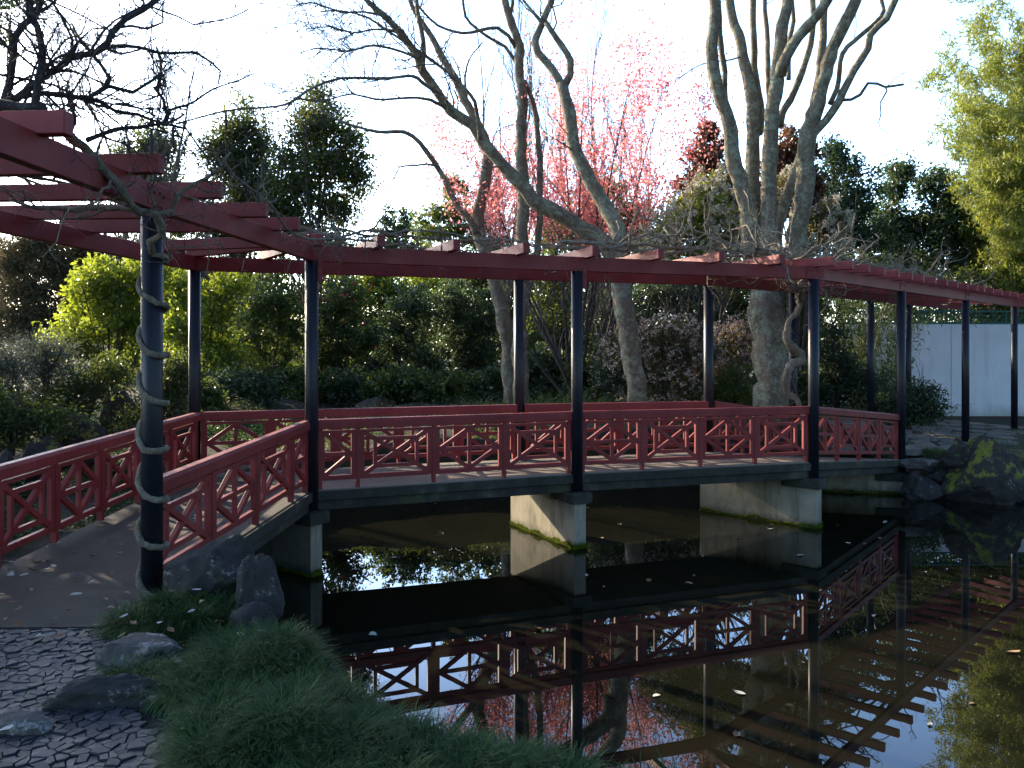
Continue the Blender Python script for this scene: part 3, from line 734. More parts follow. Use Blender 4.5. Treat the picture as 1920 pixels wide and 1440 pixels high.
rk(592, 745, 44, 30, 23.5, 31, ROCKB, "square brown boulder under the dark shrubs behind the rear railing", 34, sink=.2, amp=.14)
rk(228, 752, 44, 36, 13.4, 32, ROCKB, "rounded brown boulder on the left bank behind the vine wound post", 40, sink=.2)
rk(150, 812, 56, 34, 11.5, 33, ROCKM, "low boulder capped with yellow moss on the left bank", 44, sink=.15)
rk(82, 845, 44, 34, 10.2, 34, ROCKM, "dark boulder with a moss streak at the left edge of the bank", 40, sink=.15)
rk(4, 872, 32, 28, 9.2, 35, ROCK, "grey boulder cut by the left edge behind the long rear railing", 30, sink=.1)
rk(330, 790, 46, 30, 12.6, 36, ROCKM, "dark mossy boulder between the vine wound post and the rear corner post", 40, sink=.15)
rk(700, 752, 60, 12, 22.5, 37, ROCKB, "long low brown rock on the bank behind the rear railing", 36, sink=.2)
rk(805, 755, 40, 12, 22.5, 38, ROCKB, "low brown rock just left of the dark trunks on the bank", 36, sink=.2)
rk(1862, 884, 98, 64, 14.0, 61, ROCKM, "large rounded dark rock with bright moss patches on the right shore", 70, sink=.2, amp=.22, fr=1.9)
rk(1800, 862, 40, 40, 14.3, 47, ROCKM, "pointed mossy rock catching the sun beside the far end of the bridge", 34, amp=.25, tilt=.3)
rk(1733, 912, 47, 30, 14.3, 42, ROCK, "squarish grey rock standing in the water beneath the last railing post", 36, sink=.1, amp=.15)
rk(1726, 868, 38, 17, 14.5, 43, ROCKL, "flat pale rock stacked at the end of the bridge deck", 40, amp=.16, flat=.3)
rk(1762, 893, 28, 16, 14.5, 44, ROCK, "small wedge of rock beside the large mossy rock", 26, amp=.2)
rk(1672, 905, 34, 30, 15.3, 45, ROCK, "dark rock in shadow under the far end of the bridge", 40, sink=.1)

# ------------------------------------------------------------------ bare trees
def px_tube(mb, pts, d, w0, w1, rng, dd=0.0, n=8, step=.16, wob=.18, lump=.10, ease=1):
    """limb through the points as seen, at its own distance d (drifting by dd), widths w0..w1 in photo pixels"""
    k = len(pts); ds = [d+dd*(i/(k-1))**ease for i in range(k)]
    P = np.array([at(p[0], p[1], q) for p, q in zip(pts, ds)]); R = np.linspace(w0, w1, k)/2*np.array(ds)/F*.93
    if pts[-1][1] < 0:                                    # the limb goes on above the top of the picture and tapers out
        dr = norm(P[-1]-P[-2]+np.array([0, 0, .12])); q = P[-1]
        for s_ in range(4):
            dr = norm(dr+rng.normal(0, .16, 3)+np.array([0, 0, .08])); q = q+dr*.75; P = np.vstack([P, q]); R = np.append(R, R[-1]*.66)
    return tube(mb, P, R, n, step, rng, lump, wob)
def bare_tree(name, label, cat, base, limbs, bark, seed, twig=(40, 120), tl=1.2, tr=.012, tmat=None, up=.15, curl=.32, trunk_n=1):
    """limbs: (points, d, w0, w1, dd, twiggy)"""
    rng = np.random.RandomState(seed); root = thing(name, tuple(base), label, cat)
    segs = []; mbs = {}
    for i, (pts, d, w0, w1, dd, tw) in enumerate(limbs):
        mb = MB(); P, R = px_tube(mb, pts, d, w0, w1, rng, dd, n=10 if w0 > 14 else 6)
        obj("trunk" if i < trunk_n else "limb", mb, bark, root, smooth=True)
        if tw: segs.append((P, R, tw))
    mb = MB(); any_ = False
    for P, R, tw in segs:
        Pn = P[None]; Rn = R[None]; n1 = int(twig[0]*tw)
        if n1 < 1: continue
        S, D, r = spawn(Pn, Rn, n1, rng, .25 if tw < 3 else .1, 1, .75, up)
        A, B = twigs(mb, S, D, tl*rng.uniform(.5, 1.3, n1), np.minimum(r*.5, tr)*rng.uniform(.6, 1, n1), rng, 8, curl, up*.4, 4)
        n2 = int(twig[1]*tw); S, D, r = spawn(A, B, n2, rng, .2, 1, .7, up)
        A2, B2 = twigs(mb, S, D, tl*.5*rng.uniform(.4, 1.2, n2), np.minimum(r*.8, tr*.45), rng, 6, curl, up*.4, 3)
        n3 = n2; S, D, r = spawn(A2, B2, n3, rng, .2, 1, .7, up); twigs(mb, S, D, tl*.22*rng.uniform(.4, 1.2, n3), np.minimum(r*.8, tr*.28), rng, 4, curl, up*.4, 3)
        any_ = True
    if any_: obj("twigs", mb, tmat or TWIG, root)["kind"] = "stuff"
    return root
d2 = 16.0
b = at(1187, 752, d2); b[2] = gz(b[0], b[1])
LT = [([(1190, 840), (1187, 752), (1184, 690), (1176, 620), (1162, 545), (1152, 490), (1150, 455)], d2, 36, 44, 0, 0),
      ([(1152, 500), (1140, 462), (1107, 438), (1073, 417), (1017, 383), (973, 343), (940, 310), (907, 267), (887, 233), (847, 210), (820, 173), (793, 133), (780, 100), (750, 60), (720, 30), (690, 3), (650, -60)], d2, 36, 9, -1.5, 1.2),
      ([(1154, 500), (1160, 447), (1140, 400), (1113, 350), (1087, 300), (1070, 233), (1058, 177), (1053, 157)], d2, 34, 22, .6, .3),
      ([(1055, 165), (1037, 130), (1010, 97), (1004, 77), (1017, 47), (1027, 17), (1036, -12), (1030, -80)], d2+.6, 17, 12, .3, .5),
      ([(1055, 165), (1070, 140), (1070, 113), (1053, 83), (1032, 55), (1022, 40)], d2+.6, 16, 10, .0, .2),
      ([(1018, 42), (1007, 30), (983, 3), (960, -40)], d2+.7, 7, 4, .3, .5),
      ([(900, 262), (895, 215), (890, 190), (853, 147), (800, 107), (767, 83), (730, 60), (690, 33), (640, 20), (600, 22)], d2-.9, 9, 3, -.8, 1.4),
      ([(793, 133), (795, 93), (790, 57), (783, 20), (778, -40)], d2-1.2, 10, 8, .3, .5),
      ([(820, 173), (797, 158), (773, 143), (723, 147), (640, 147), (583, 167), (533, 197), (433, 207), (330, 232)], d2-1.2, 8, 4, -4.5, 1.0),
      ([(835, 202), (807, 187), (783, 183), (707, 187), (660, 176), (600, 190), (540, 182)], d2-1.0, 7, 2.5, -1, 1.3),
      ([(785, 110), (750, 96), (700, 86), (650, 96), (600, 90), (560, 100)], d2-1.3, 6, 2, -1, 1.5),
      ([(745, 58), (700, 55), (660, 62), (620, 50), (575, 55)], d2-1.4, 5, 2, -1, 1.5),
      ([(720, 30), (680, 22), (640, 24), (590, 5), (550, 10)], d2-1.4, 5, 2, -1, 1.5)]
bare_tree("bare_tree", "leaning bare tree whose long lichened limb sweeps up to the left across the sky", "tree", b, LT, BARKG, 101, (26, 110), 1.3, .018)
d3 = 17.5; b = at(975, 760, d3); b[2] = gz(b[0], b[1])
LT = [([(976, 800), (976, 755), (974, 690), (976, 600), (980, 520), (980, 453), (980, 333), (979, 217), (977, 133), (970, 77), (957, 33), (946, -5), (935, -80)], d3, 34, 13, .5, .4),
      ([(985, 560), (1003, 500), (1010, 433), (1013, 333), (1010, 283), (1007, 233), (997, 187), (983, 150)], d3+.2, 15, 9, .2, .3),
      ([(968, 90), (953, 67), (933, 53), (900, 57), (867, 62), (820, 47), (790, 17), (760, -20)], d3+.4, 9, 4, -.6, 1),
      ([(974, 125), (963, 110), (947, 87), (907, 63), (873, 33), (867, -10)], d3+.5, 8, 5, -.3, .8),
      ([(957, 30), (962, 5), (962, -30)], d3+.4, 8, 6, 0, .5)]
bare_tree("bare_tree", "straight upright bare trunk rising behind the middle of the pergola", "tree", b, LT, BARK, 102, (14, 40), 1.2, .012)
d4 = 18.5; b = at(962, 765, d4); b[2] = gz(b[0], b[1])
LT = [([(964, 800), (962, 740), (955, 660), (943, 590), (930, 540), (912, 480), (896, 430), (902, 370), (914, 310), (912, 270), (893, 225), (870, 187), (853, 150), (830, 110), (813, 73), (793, 43), (773, 10), (755, -40)], d4, 34, 8, .6, .7),
      ([(893, 440), (880, 413), (853, 377), (837, 343), (817, 307), (787, 267), (757, 248), (707, 247), (673, 238), (640, 227), (600, 205)], d4, 15, 4, -.7, .5),
      ([(819, 311), (800, 308), (783, 310), (750, 313), (738, 335), (722, 365)], d4-.4, 5, 2, -.2, .7),
      ([(875, 190), (872, 150), (880, 110), (905, 80)], d4+.3, 6, 2, .3, .6)]
bare_tree("bare_tree", "kinked bare tree with a low branch curving left over the rear pergola beam", "tree", b, LT, BARK, 103, (14, 45), 1.1, .012)
d5 = 16.8; b = at(1447, 745, d5); b[2] = gz(b[0], b[1])
LT = [([(1452, 830), (1450, 740), (1447, 690), (1441, 600), (1442, 540), (1447, 470)], d5, 78, 62, 0, 0),
      ([(1428, 520), (1408, 467), (1403, 400), (1390, 350), (1377, 300), (1370, 250), (1363, 217), (1347, 180), (1338, 133), (1338, 67), (1338, -5), (1334, -80)], d5-.3, 36, 20, -.4, .25),
      ([(1368, 235), (1363, 210), (1360, 167), (1353, 100), (1348, 33), (1343, -30)], d5-.4, 12, 11, -.1, .1),
      ([(1432, 520), (1420, 460), (1413, 350), (1413, 283), (1413, 233), (1410, 167), (1397, 117), (1383, 60), (1370, 17), (1360, -40)], d5-.1, 36, 16, .5, .25),
      ([(1424, 250), (1427, 207), (1417, 140), (1412, 67), (1412, -5), (1408, -60)], d5+.2, 15, 12, .4, .2),
      ([(1446, 520), (1441, 460), (1443, 333), (1447, 250), (1453, 167), (1460, 117), (1467, 50), (1477, -5), (1482, -70)], d5-.5, 36, 20, .3, .2),
      ([(1458, 140), (1467, 120), (1487, 90), (1513, 53), (1540, 17), (1565, -25)], d5-.4, 24, 19, -.5, .2),
      ([(1444, 240), (1440, 150), (1438, 83), (1435, 17), (1433, -40)], d5+.4, 12, 9, .5, .2),
      ([(1462, 235), (1467, 213), (1480, 187), (1497, 150), (1517, 100), (1525, 60), (1523, -30)], d5+.2, 16, 11, .4, .2),
      ([(1470, 530), (1490, 460), (1507, 367), (1513, 267), (1523, 217), (1537, 190), (1550, 140), (1570, 73), (1593, 27), (1618, -30)], d5-.2, 42, 20, -.6, .2),
      ([(1524, 215), (1527, 187), (1537, 133), (1543, 67), (1547, -30)], d5-.1, 18, 14, .4, .2),
      ([(1508, 290), (1517, 263), (1547, 227), (1573, 187), (1600, 133), (1627, 90), (1630, 67), (1663, 37), (1677, 7), (1690, -25)], d5-.4, 18, 12, -.7, .15),
      ([(1556, 195), (1573, 153), (1580, 100), (1613, 67), (1640, 43), (1657, 20), (1647, -20)], d5-.2, 11, 8, .2, .2),
      ([(1578, 188), (1596, 186), (1613, 177), (1628, 156), (1645, 157), (1660, 164), (1676, 162), (1694, 159)], d5-.6, 7, 5, .2, .1),
      ([(1660, 163), (1663, 170), (1650, 193), (1652, 213), (1647, 230), (1650, 240), (1663, 249)], d5-.5, 4.5, 1.5, .1, .1),
      ([(1455, 500), (1462, 417), (1480, 350), (1500, 300), (1512, 262)], d5+.6, 26, 16, 0, 0),
      ([(1388, 107), (1370, 112), (1330, 117), (1300, 128), (1270, 150)], d5-.2, 4, 1.5, -.4, .8),
      ([(1480, 150), (1478, 90), (1486, 40), (1482, -30)], d5+.9, 10, 8, 0, .2)]
bare_tree("bare_tree", "thick lichened bare tree dividing into many upright stems at right", "tree", b, LT, BARKG, 104, (14, 40), 1.0, .011)

def auto_tree(name, label, cat, x, y, height, spread, seed, bark, n0=5, n1=40, n2=400, n3=1500, r=.10, group=None, up=.25, z0=None, cone=.35, low=.15, r2=.006, l2=.2):
    """bare crown grown from one base, branches rising at a narrow angle"""
    rng = np.random.RandomState(seed); z = gz(x, y) if z0 is None else z0; root = thing(name, (x, y, z), label, cat, group)
    mb = MB(); S = np.tile([x, y, z-.1], (n0, 1))+rng.normal(0, .06, (n0, 3))*[1, 1, 0]
    a = rng.uniform(0, 2*np.pi, n0); c = rng.uniform(.0, cone, n0); D = np.stack([np.cos(a)*c, np.sin(a)*c, np.ones(n0)], -1)
    A, B = twigs(mb, S, D, height*rng.uniform(.75, 1, n0), r, rng, 12, .07, .02, 7, .12); obj("trunk", mb, bark, root, smooth=True)
    mb = MB(); S, D, q = spawn(A, B, n1, rng, low, .95, .55, up); A1, B1_ = twigs(mb, S, D, spread*rng.uniform(.5, 1.1, n1), q*.5, rng, 8, .14, .1, 4)
    S, D, q = spawn(A1, B1_, n2, rng, .1, 1, .6, up); A2, B2_ = twigs(mb, S, D, spread*.42*rng.uniform(.4, 1.2, n2), np.clip(q*.5, .003, .012), rng, 6, .2, .08, 3)
    S, D, q = spawn(A2, B2_, n3, rng, .1, 1, .6, up); A3, B3_ = twigs(mb, S, D, spread*l2*rng.uniform(.4, 1.2, n3), r2*.6, rng, 4, .2, .05, 3)
    obj("branches", mb, TWIGP if bark is TWIGP else TWIG, root)
    return root, A2, A3, rng
def blossoms(root, A, num, per, size, rng, m, spread=.07, name="blossom", zmin=4.0):
    N, K, _ = A.shape; i = rng.randint(0, N, num); k = rng.randint(1, K, num); C = A[i, k]; C = C[C[:, 2] > zmin+rng.uniform(0, .8, len(C))]; num = len(C)
    C = np.repeat(C, per, 0)+rng.normal(0, spread, (num*per, 3))
    mb = MB(); leaves(mb, C, size, rng, 1.25, 0, .0); obj(name, mb, m, root)
# pink flowering cherry
p = at(1085, 520, 21)
rt, A2, A3, rg = auto_tree("flowering_cherry", "pink flowering cherry tree glowing behind the bare trunks", "tree", p[0], p[1], 8.4, 2.6, 7, BARKD, 14, 120, 1200, 2400, .05, up=.2, cone=.68, low=.12, l2=.14)
blossoms(rt, A2, 6500, 5, .066, rg, PINK, .15); 
rt, A2, A3, rg = auto_tree("flowering_cherry", "smaller pink flowering cherry half hidden by the bronze magnolia", "tree", at(1265, 500, 21.5)[0], 21.5, 4.2, 1.6, 9, BARKD, 6, 40, 400, 800, .05, up=.3, cone=.5, l2=.14)
blossoms(rt, A2, 1100, 6, .062, rg, PINK, .09, zmin=3.4)
for i, (px, d, h, sp, lab) in enumerate(((955, 31, 14, 3.2, "tall thin bare tree left behind the pink cherry"), (1060, 33, 15.5, 3.2, "tallest thin bare tree straight behind the pink cherry"), (1150, 30, 12.5, 3.4, "pale bare tree behind the right side of the pink cherry"),
                                        (1225, 32, 10.0, 3.0, "shorter bare tree right of the pink cherry"), (252, 27, 14, 2.6, "pale slender bare tree rising at the upper left behind the vine tangle"))):
    auto_tree("slender_tree", lab, "tree", at(px, 0, d)[0], d, h, sp, 60+i, TWIGP, 4, 60, 600, 1400, .085, "slender bare trees in the distance", up=.7, cone=.13, low=.2, r2=.012)

# ------------------------------------------------------------------ leafy trees and shrubs
def leafy(name, label, cat, d, boxes, lm, nclump, per, size, seed, bark=BARKD, group=None, cr=.26, dep=.9, base=None, stems=1, flower=None, shell=.5, elong=2.0, droop=0, up=.3, tr=.06, X=None):
    """boxes: (px, py, half width, half height[, extra distance]) lobes of the crown as photographed, at distance d"""
    rng = np.random.RandomState(seed); lobes = []
    for bx in boxes:
        dd = d+(bx[4] if len(bx) > 4 else 0); c = at(bx[0], bx[1], dd); rx = bx[2]*dd/F
        lobes.append((c[0], c[1], c[2], rx, max(rx*dep, .35), bx[3]*dd/F))
    L = np.array(lobes); bx0 = L[:, 0].mean() if base is None else at(base, 0, d)[0]; by = L[:, 1].mean(); z = gz(bx0, by)
    root = thing(name, (bx0, by, z), label, cat, group)
    zl = max(z+.15, (L[:, 2]-L[:, 5]).min())
    for s in range(stems):
        mb = MB(); o = np.array([bx0+(rng.uniform(-.3, .3) if stems > 1 else 0), by+(rng.uniform(-.3, .3) if stems > 1 else 0), z-.15]); t0 = L[rng.randint(len(L)), :3]
        m = o*.6+t0*.4; m[2] = max(o[2]+.2, m[2])
        tube(mb, [o, m+rng.normal(0, .05, 3), t0], [tr, tr*.75, tr*.35], 7, .15, rng, .08, .3); obj("trunk", mb, bark, root, smooth=True)
    mb = MB(); S = np.tile(np.array([[bx0, by, (z+zl)/2]]), (len(L)*5, 1)); S[:, 2] = rng.uniform(z+.1, max(zl, z+.3)+.2, len(S))
    T = np.repeat(L[:, :3], 5, 0)+rng.normal(0, .5, (len(S), 3))*np.repeat(L[:, 3:], 5, 0); D = T-S; ln = np.linalg.norm(D, axis=1)
    A, B = twigs(mb, S, D, ln, tr*.4, rng, 8, .12, 0, 5, .2); S2, D2, q = spawn(A, B, 60, rng, .4, 1, .8, .2); twigs(mb, S2, D2, cr*2.6, .008, rng, 5, .25, .0, 3); obj("branches", mb, bark, root)
    mb = MB(); C = crown(mb, lobes, nclump, per, size, rng, cr, shell, elong, droop, up); obj("crown", mb, lm, root)
    if flower:
        fm, nf, pf, fs = flower; i = rng.randint(0, len(C), nf); cc = np.array(L[:, :3].mean(0)); o = norm(C[i]-cc)
        P = C[i]+o*cr*.8+rng.normal(0, cr*.3, (nf, 3)); P = np.repeat(P, pf, 0)+rng.normal(0, fs*.5, (nf*pf, 3)); mb = MB(); leaves(mb, P, fs, rng, 1.3, 0, .2); obj("blossom", mb, fm, root)
    return root
G1 = "evergreen trees behind the left part of the pergola"
leafy("evergreen_tree", "dark evergreen tree with an airy rounded top left of centre sky", "tree", 27, [(600, 225, 62, 45), (618, 300, 66, 55), (560, 350, 60, 55), (630, 390, 52, 45), (595, 175, 30, 22), (560, 440, 60, 40), (625, 470, 50, 40), (655, 260, 34, 50), (540, 300, 34, 50), (530, 400, 44, 50), (670, 330, 30, 50), (510, 440, 50, 40), (575, 250, 40, 40)], L_AIR, 1700, 22, .125, 201, group=G1, tr=.09, shell=.3, cr=.5)
leafy("evergreen_tree", "dark evergreen tree seen through vine branches with a narrow top", "tree", 28, [(452, 245, 48, 42), (440, 310, 62, 55), (470, 370, 66, 50), (430, 430, 60, 50), (455, 190, 22, 18), (410, 280, 34, 40), (490, 280, 30, 50), (500, 340, 34, 60)], L_AIR, 1450, 22, .125, 202, group=G1, tr=.09, shell=.3, cr=.5)
leafy("evergreen_tree", "dark evergreen tree behind the top of the vine wound post", "tree", 28.5, [(290, 280, 50, 50), (270, 350, 66, 55), (330, 400, 60, 50), (225, 300, 26, 32)], L_AIR, 1000, 22, .125, 203, group=G1, tr=.09, shell=.3, cr=.5)
leafy("evergreen_tree", "small round blue-green tree low on the skyline left of the kinked tree", "tree", 44, [(745, 420, 40, 36), (728, 455, 44, 40), (770, 470, 46, 40)], L_BLUE, 150, 34, 0.205, 204, cr=.3)
leafy("evergreen_tree", "green tree on the skyline behind the kinked bare tree", "tree", 32, [(860, 395, 52, 42), (820, 430, 56, 40), (905, 440, 60, 45), (845, 350, 26, 20)], L_MID, 300, 34, 0.144, 205)
leafy("evergreen_tree", "green leafy tree in front of the pink cherry behind the leaning limb", "tree", 23.5, [(1120, 400, 62, 50), (1075, 440, 66, 45), (1180, 420, 56, 48), (1145, 345, 34, 30), (1220, 455, 46, 40)], L_MID, 340, 34, 0.113, 206)
leafy("magnolia_tree", "bronze leaved magnolia left of the many stemmed tree", "tree", 22, [(1330, 300, 42, 45), (1318, 360, 56, 50), (1370, 380, 50, 50), (1330, 250, 18, 22)], L_MAG, 260, 30, .17, 207, elong=2.2, shell=.35)
leafy("magnolia_tree", "bronze leaved magnolia seen between and right of the upright stems", "tree", 22.5, [(1485, 290, 46, 45), (1470, 350, 56, 55), (1510, 360, 50, 50), (1478, 245, 18, 14)], L_MAG, 260, 30, .17, 208, elong=2.2, shell=.35)
leafy("rhododendron", "pale flowering rhododendron left of the many stemmed tree", "shrub", 18.8, [(1310, 400, 60, 48), (1265, 440, 58, 42), (1360, 430, 50, 50), (1330, 355, 36, 28), (1300, 480, 70, 36)], L_YEL, 300, 26, .13, 209, flower=(WHITEF, 620, 12, .075), elong=2.8, droop=.5)
leafy("rhododendron", "pale flowering rhododendron showing right of the many stemmed tree", "shrub", 19.3, [(1470, 370, 40, 42), (1545, 420, 38, 45), (1520, 460, 50, 36), (1425, 440, 40, 40)], L_OLV, 180, 26, .13, 210, flower=(WHITEF, 300, 12, .075), elong=2.8, droop=.5)
G2 = "dark trees behind the white wall"
leafy("broadleaf_tree", "dense dark blue-green tree right of the many stemmed tree", "tree", 27, [(1570, 310, 44, 42), (1600, 370, 56, 56), (1560, 400, 60, 60), (1610, 440, 56, 50), (1560, 280, 24, 18)], L_BLUE, 420, 36, .13, 211, group=G2, cr=.36)
leafy("broadleaf_tree", "airy dark tree with a ragged top on the right skyline", "tree", 29, [(1680, 360, 44, 44), (1690, 325, 44, 30), (1660, 420, 50, 50), (1710, 430, 50, 50), (1680, 490, 70, 44)], L_BLUE, 620, 34, .13, 212, group=G2, cr=.34, shell=.25)
leafy("broadleaf_tree", "dark tree between the ragged tree and the golden bamboo", "tree", 28, [(1780, 380, 40, 44), (1770, 440, 50, 56), (1740, 500, 60, 40), (1830, 470, 60, 60), (1750, 350, 40, 34)], L_BLUE, 620, 32, .13, 213, group=G2, cr=.34)
leafy("broadleaf_tree", "low dark tree just above the green lattice screen", "tree", 26, [(1600, 510, 60, 40), (1680, 530, 60, 36), (1760, 540, 70, 34), (1850, 540, 70, 40), (1620, 580, 60, 36), (1720, 590, 60, 30), (1820, 590, 60, 30), (1900, 590, 60, 30)], L_DARK, 560, 32, .12, 214, group=G2, cr=.32)
# belt of trees that closes the view beneath the pergola
rb = np.random.RandomState(77)
belt = [(-150, 470, "brown thicket"), (-20, 450, 0), (60, 440, 0), (150, 455, 0), (235, 450, 1), (320, 455, 0), (430, 480, 0), (520, 500, 2), (610, 520, 1), (700, 500, 2), (800, 490, 2), (900, 500, 2), (1000, 480, 2), (1100, 500, 2), (1190, 490, 1), (1290, 500, 2), (1400, 500, 2), (1500, 490, 2)]
desc = {0: "hazy brown leafless thicket", 1: "olive green distant shrub", 2: "mid green distant tree"}
spot = ["beyond the left edge of the lawn bank", "at the far left beyond the silver shrubs", "above the far left bank", "left of the yellow-green shrub", "directly over the yellow-green shrub", "behind the vine wound post", "seen between vine post and rear corner post", "right of the rear corner post", "behind the left front post of the middle run",
        "under the gap of open sky", "below the small round skyline tree", "under the kinked bare tree", "behind the straight trunk", "under the pink cherry", "behind the leaning trunk", "behind the pale rhododendron", "behind the rear right post", "behind the many stemmed trunk"]
for i, (px, py, k) in enumerate(belt):
    k = 0 if isinstance(k, str) else k; d = 36+rb.uniform(-3, 4); m = (L_BRN, L_OLV, L_MID)[k]
    leafy("distant_shrub", desc[k]+" "+spot[i], "shrub", d, [(px+rb.uniform(-15, 15), py+20, 55, 50), (px-35, py+55, 50, 55), (px+40, py+55, 50, 55), (px, py+110, 70, 60), (px, py+165, 75, 50)], m, 1300 if k == 0 else 420, 30, .15, 300+i, group="shrubs closing the distance", cr=.5, shell=.15 if k == 0 else .3, elong=3 if k == 0 else 2)
# middle shrubs on the bank
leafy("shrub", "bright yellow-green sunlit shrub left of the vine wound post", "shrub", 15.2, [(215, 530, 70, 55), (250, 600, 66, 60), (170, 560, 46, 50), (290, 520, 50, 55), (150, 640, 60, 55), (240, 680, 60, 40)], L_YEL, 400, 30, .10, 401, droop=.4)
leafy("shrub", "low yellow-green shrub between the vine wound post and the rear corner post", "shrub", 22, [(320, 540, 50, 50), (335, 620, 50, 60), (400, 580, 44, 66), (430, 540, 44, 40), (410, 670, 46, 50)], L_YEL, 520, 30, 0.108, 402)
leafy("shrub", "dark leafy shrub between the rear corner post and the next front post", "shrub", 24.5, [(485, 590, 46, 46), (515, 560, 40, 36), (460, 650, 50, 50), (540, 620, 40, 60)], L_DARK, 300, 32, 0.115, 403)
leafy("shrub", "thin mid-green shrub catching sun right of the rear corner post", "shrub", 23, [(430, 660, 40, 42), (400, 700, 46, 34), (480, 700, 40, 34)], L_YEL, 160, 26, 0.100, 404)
leafy("shrub", "silvery grey shrub on the left bank in front of the yellow-green one", "shrub", 12.8, [(85, 655, 52, 30), (60, 690, 46, 30), (120, 690, 40, 26)], L_SIL, 240, 30, .05, 405, elong=3)
leafy("shrub", "silvery shrub cut by the left edge of the view", "shrub", 12.0, [(10, 680, 44, 36), (20, 730, 50, 40), (-30, 700, 50, 50)], L_SIL, 240, 28, .055, 406, elong=3)
leafy("shrub", "shaded low shrub between the silvery shrub and the brown boulder", "shrub", 12.6, [(150, 735, 50, 30), (205, 700, 40, 34), (100, 760, 50, 30)], L_DARK, 240, 30, .06, 407)
leafy("shrub", "dark low shrub at the far left behind the long rear railing", "shrub", 10.8, [(20, 790, 60, 44), (90, 790, 44, 30), (-40, 760, 60, 50)], L_DARK, 260, 30, .055, 408)
leafy("shrub", "dark fern-like shrub right of the brown boulder on the left bank", "shrub", 12.4, [(300, 740, 40, 30), (335, 700, 34, 40), (262, 790, 40, 24)], L_DARK, 220, 28, .06, 409)
leafy("camellia", "camellia dotted with crimson flowers right of the second front post", "shrub", 25, [(620, 600, 44, 56), (650, 560, 44, 40), (615, 680, 44, 40), (660, 640, 50, 50)], L_DARK, 300, 34, 0.118, 410, flower=(CRIM, 34, 7, .07))
leafy("camellia", "dense dark camellia bush between the crimson one and the paired trunks", "shrub", 25.5, [(740, 640, 62, 66), (780, 580, 60, 46), (720, 700, 60, 36), (810, 690, 56, 46)], L_BLUE, 420, 36, 0.113, 411)
leafy("camellia", "broad dark camellia bush just left of the paired trunks", "shrub", 26.5, [(860, 620, 60, 66), (890, 680, 50, 50), (850, 560, 60, 36), (920, 590, 36, 60)], L_BLUE, 400, 36, 0.115, 412)
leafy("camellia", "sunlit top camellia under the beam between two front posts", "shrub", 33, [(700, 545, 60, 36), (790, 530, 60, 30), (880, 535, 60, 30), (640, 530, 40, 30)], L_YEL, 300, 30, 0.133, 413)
leafy("shrub", "dark shrub between the paired trunks and the middle front post", "shrub", 24, [(1035, 580, 50, 50), (1020, 650, 48, 50), (1070, 640, 46, 46), (1040, 530, 60, 34)], L_DARK, 320, 32, 0.105, 414)
leafy("shrub", "dark shrub right of the middle front post above the flowering bush", "shrub", 25, [(1130, 580, 50, 44), (1220, 560, 60, 40), (1290, 560, 60, 40), (1130, 640, 46, 46)], L_BLUE, 340, 32, 0.106, 415)
leafy("shrub", "dark green shrub left of the thick trunk behind the rear right post", "shrub", 24, [(1370, 560, 50, 46), (1330, 600, 50, 40), (1390, 520, 50, 36), (1370, 620, 40, 40)], L_DARK, 300, 32, 0.104, 416)
leafy("viburnum", "rounded bush covered in tiny blush flowers behind the rear railing", "shrub", 18.5, [(1245, 690, 78, 66), (1290, 650, 60, 48), (1190, 660, 46, 46), (1250, 630, 50, 34)], L_OLV, 520, 34, 0.063, 417, flower=(BLUSH, 1900, 5, .042), cr=.2, shell=.75)
leafy("viburnum", "dark rounded bush with grey buds left of the leaning trunk", "shrub", 18.8, [(1143, 680, 32, 50), (1150, 720, 34, 36)], L_BLUE, 200, 32, 0.057, 418, flower=(BLUSH, 300, 4, .028), cr=.16, shell=.75)
leafy("viburnum", "twiggy blush flowered bush right of the rear right post", "shrub", 19.5, [(1375, 640, 40, 34), (1350, 680, 40, 40), (1400, 620, 30, 26)], L_OLV, 160, 22, 0.068, 419, flower=(BLUSH, 900, 5, .045), cr=.2, shell=.6)
leafy("shrub", "low soft green mound in front of the thick trunk", "shrub", 18.2, [(1375, 710, 38, 26), (1350, 735, 46, 22), (1410, 740, 40, 20)], L_MID, 200, 30, 0.055, 420)
leafy("laurel", "dark glossy laurel bush right of the knotted vine", "shrub", 19.5, [(1570, 690, 50, 44), (1620, 720, 50, 46), (1540, 740, 50, 34), (1560, 640, 34, 34)], L_BLUE, 380, 34, 0.081, 421)
leafy("laurel", "small dark laurel against the white wall beside the last railing post", "shrub", 18.2, [(1722, 740, 36, 28), (1740, 770, 30, 24), (1700, 770, 30, 30), (1660, 760, 40, 34)], L_BLUE, 240, 34, .075, 422)
leafy("shrub", "dark shrub behind the thick trunk and the right front post", "shrub", 24, [(1500, 600, 50, 60), (1530, 580, 34, 50), (1510, 680, 40, 50), (1460, 560, 40, 30)], L_DARK, 320, 32, 0.105, 423)

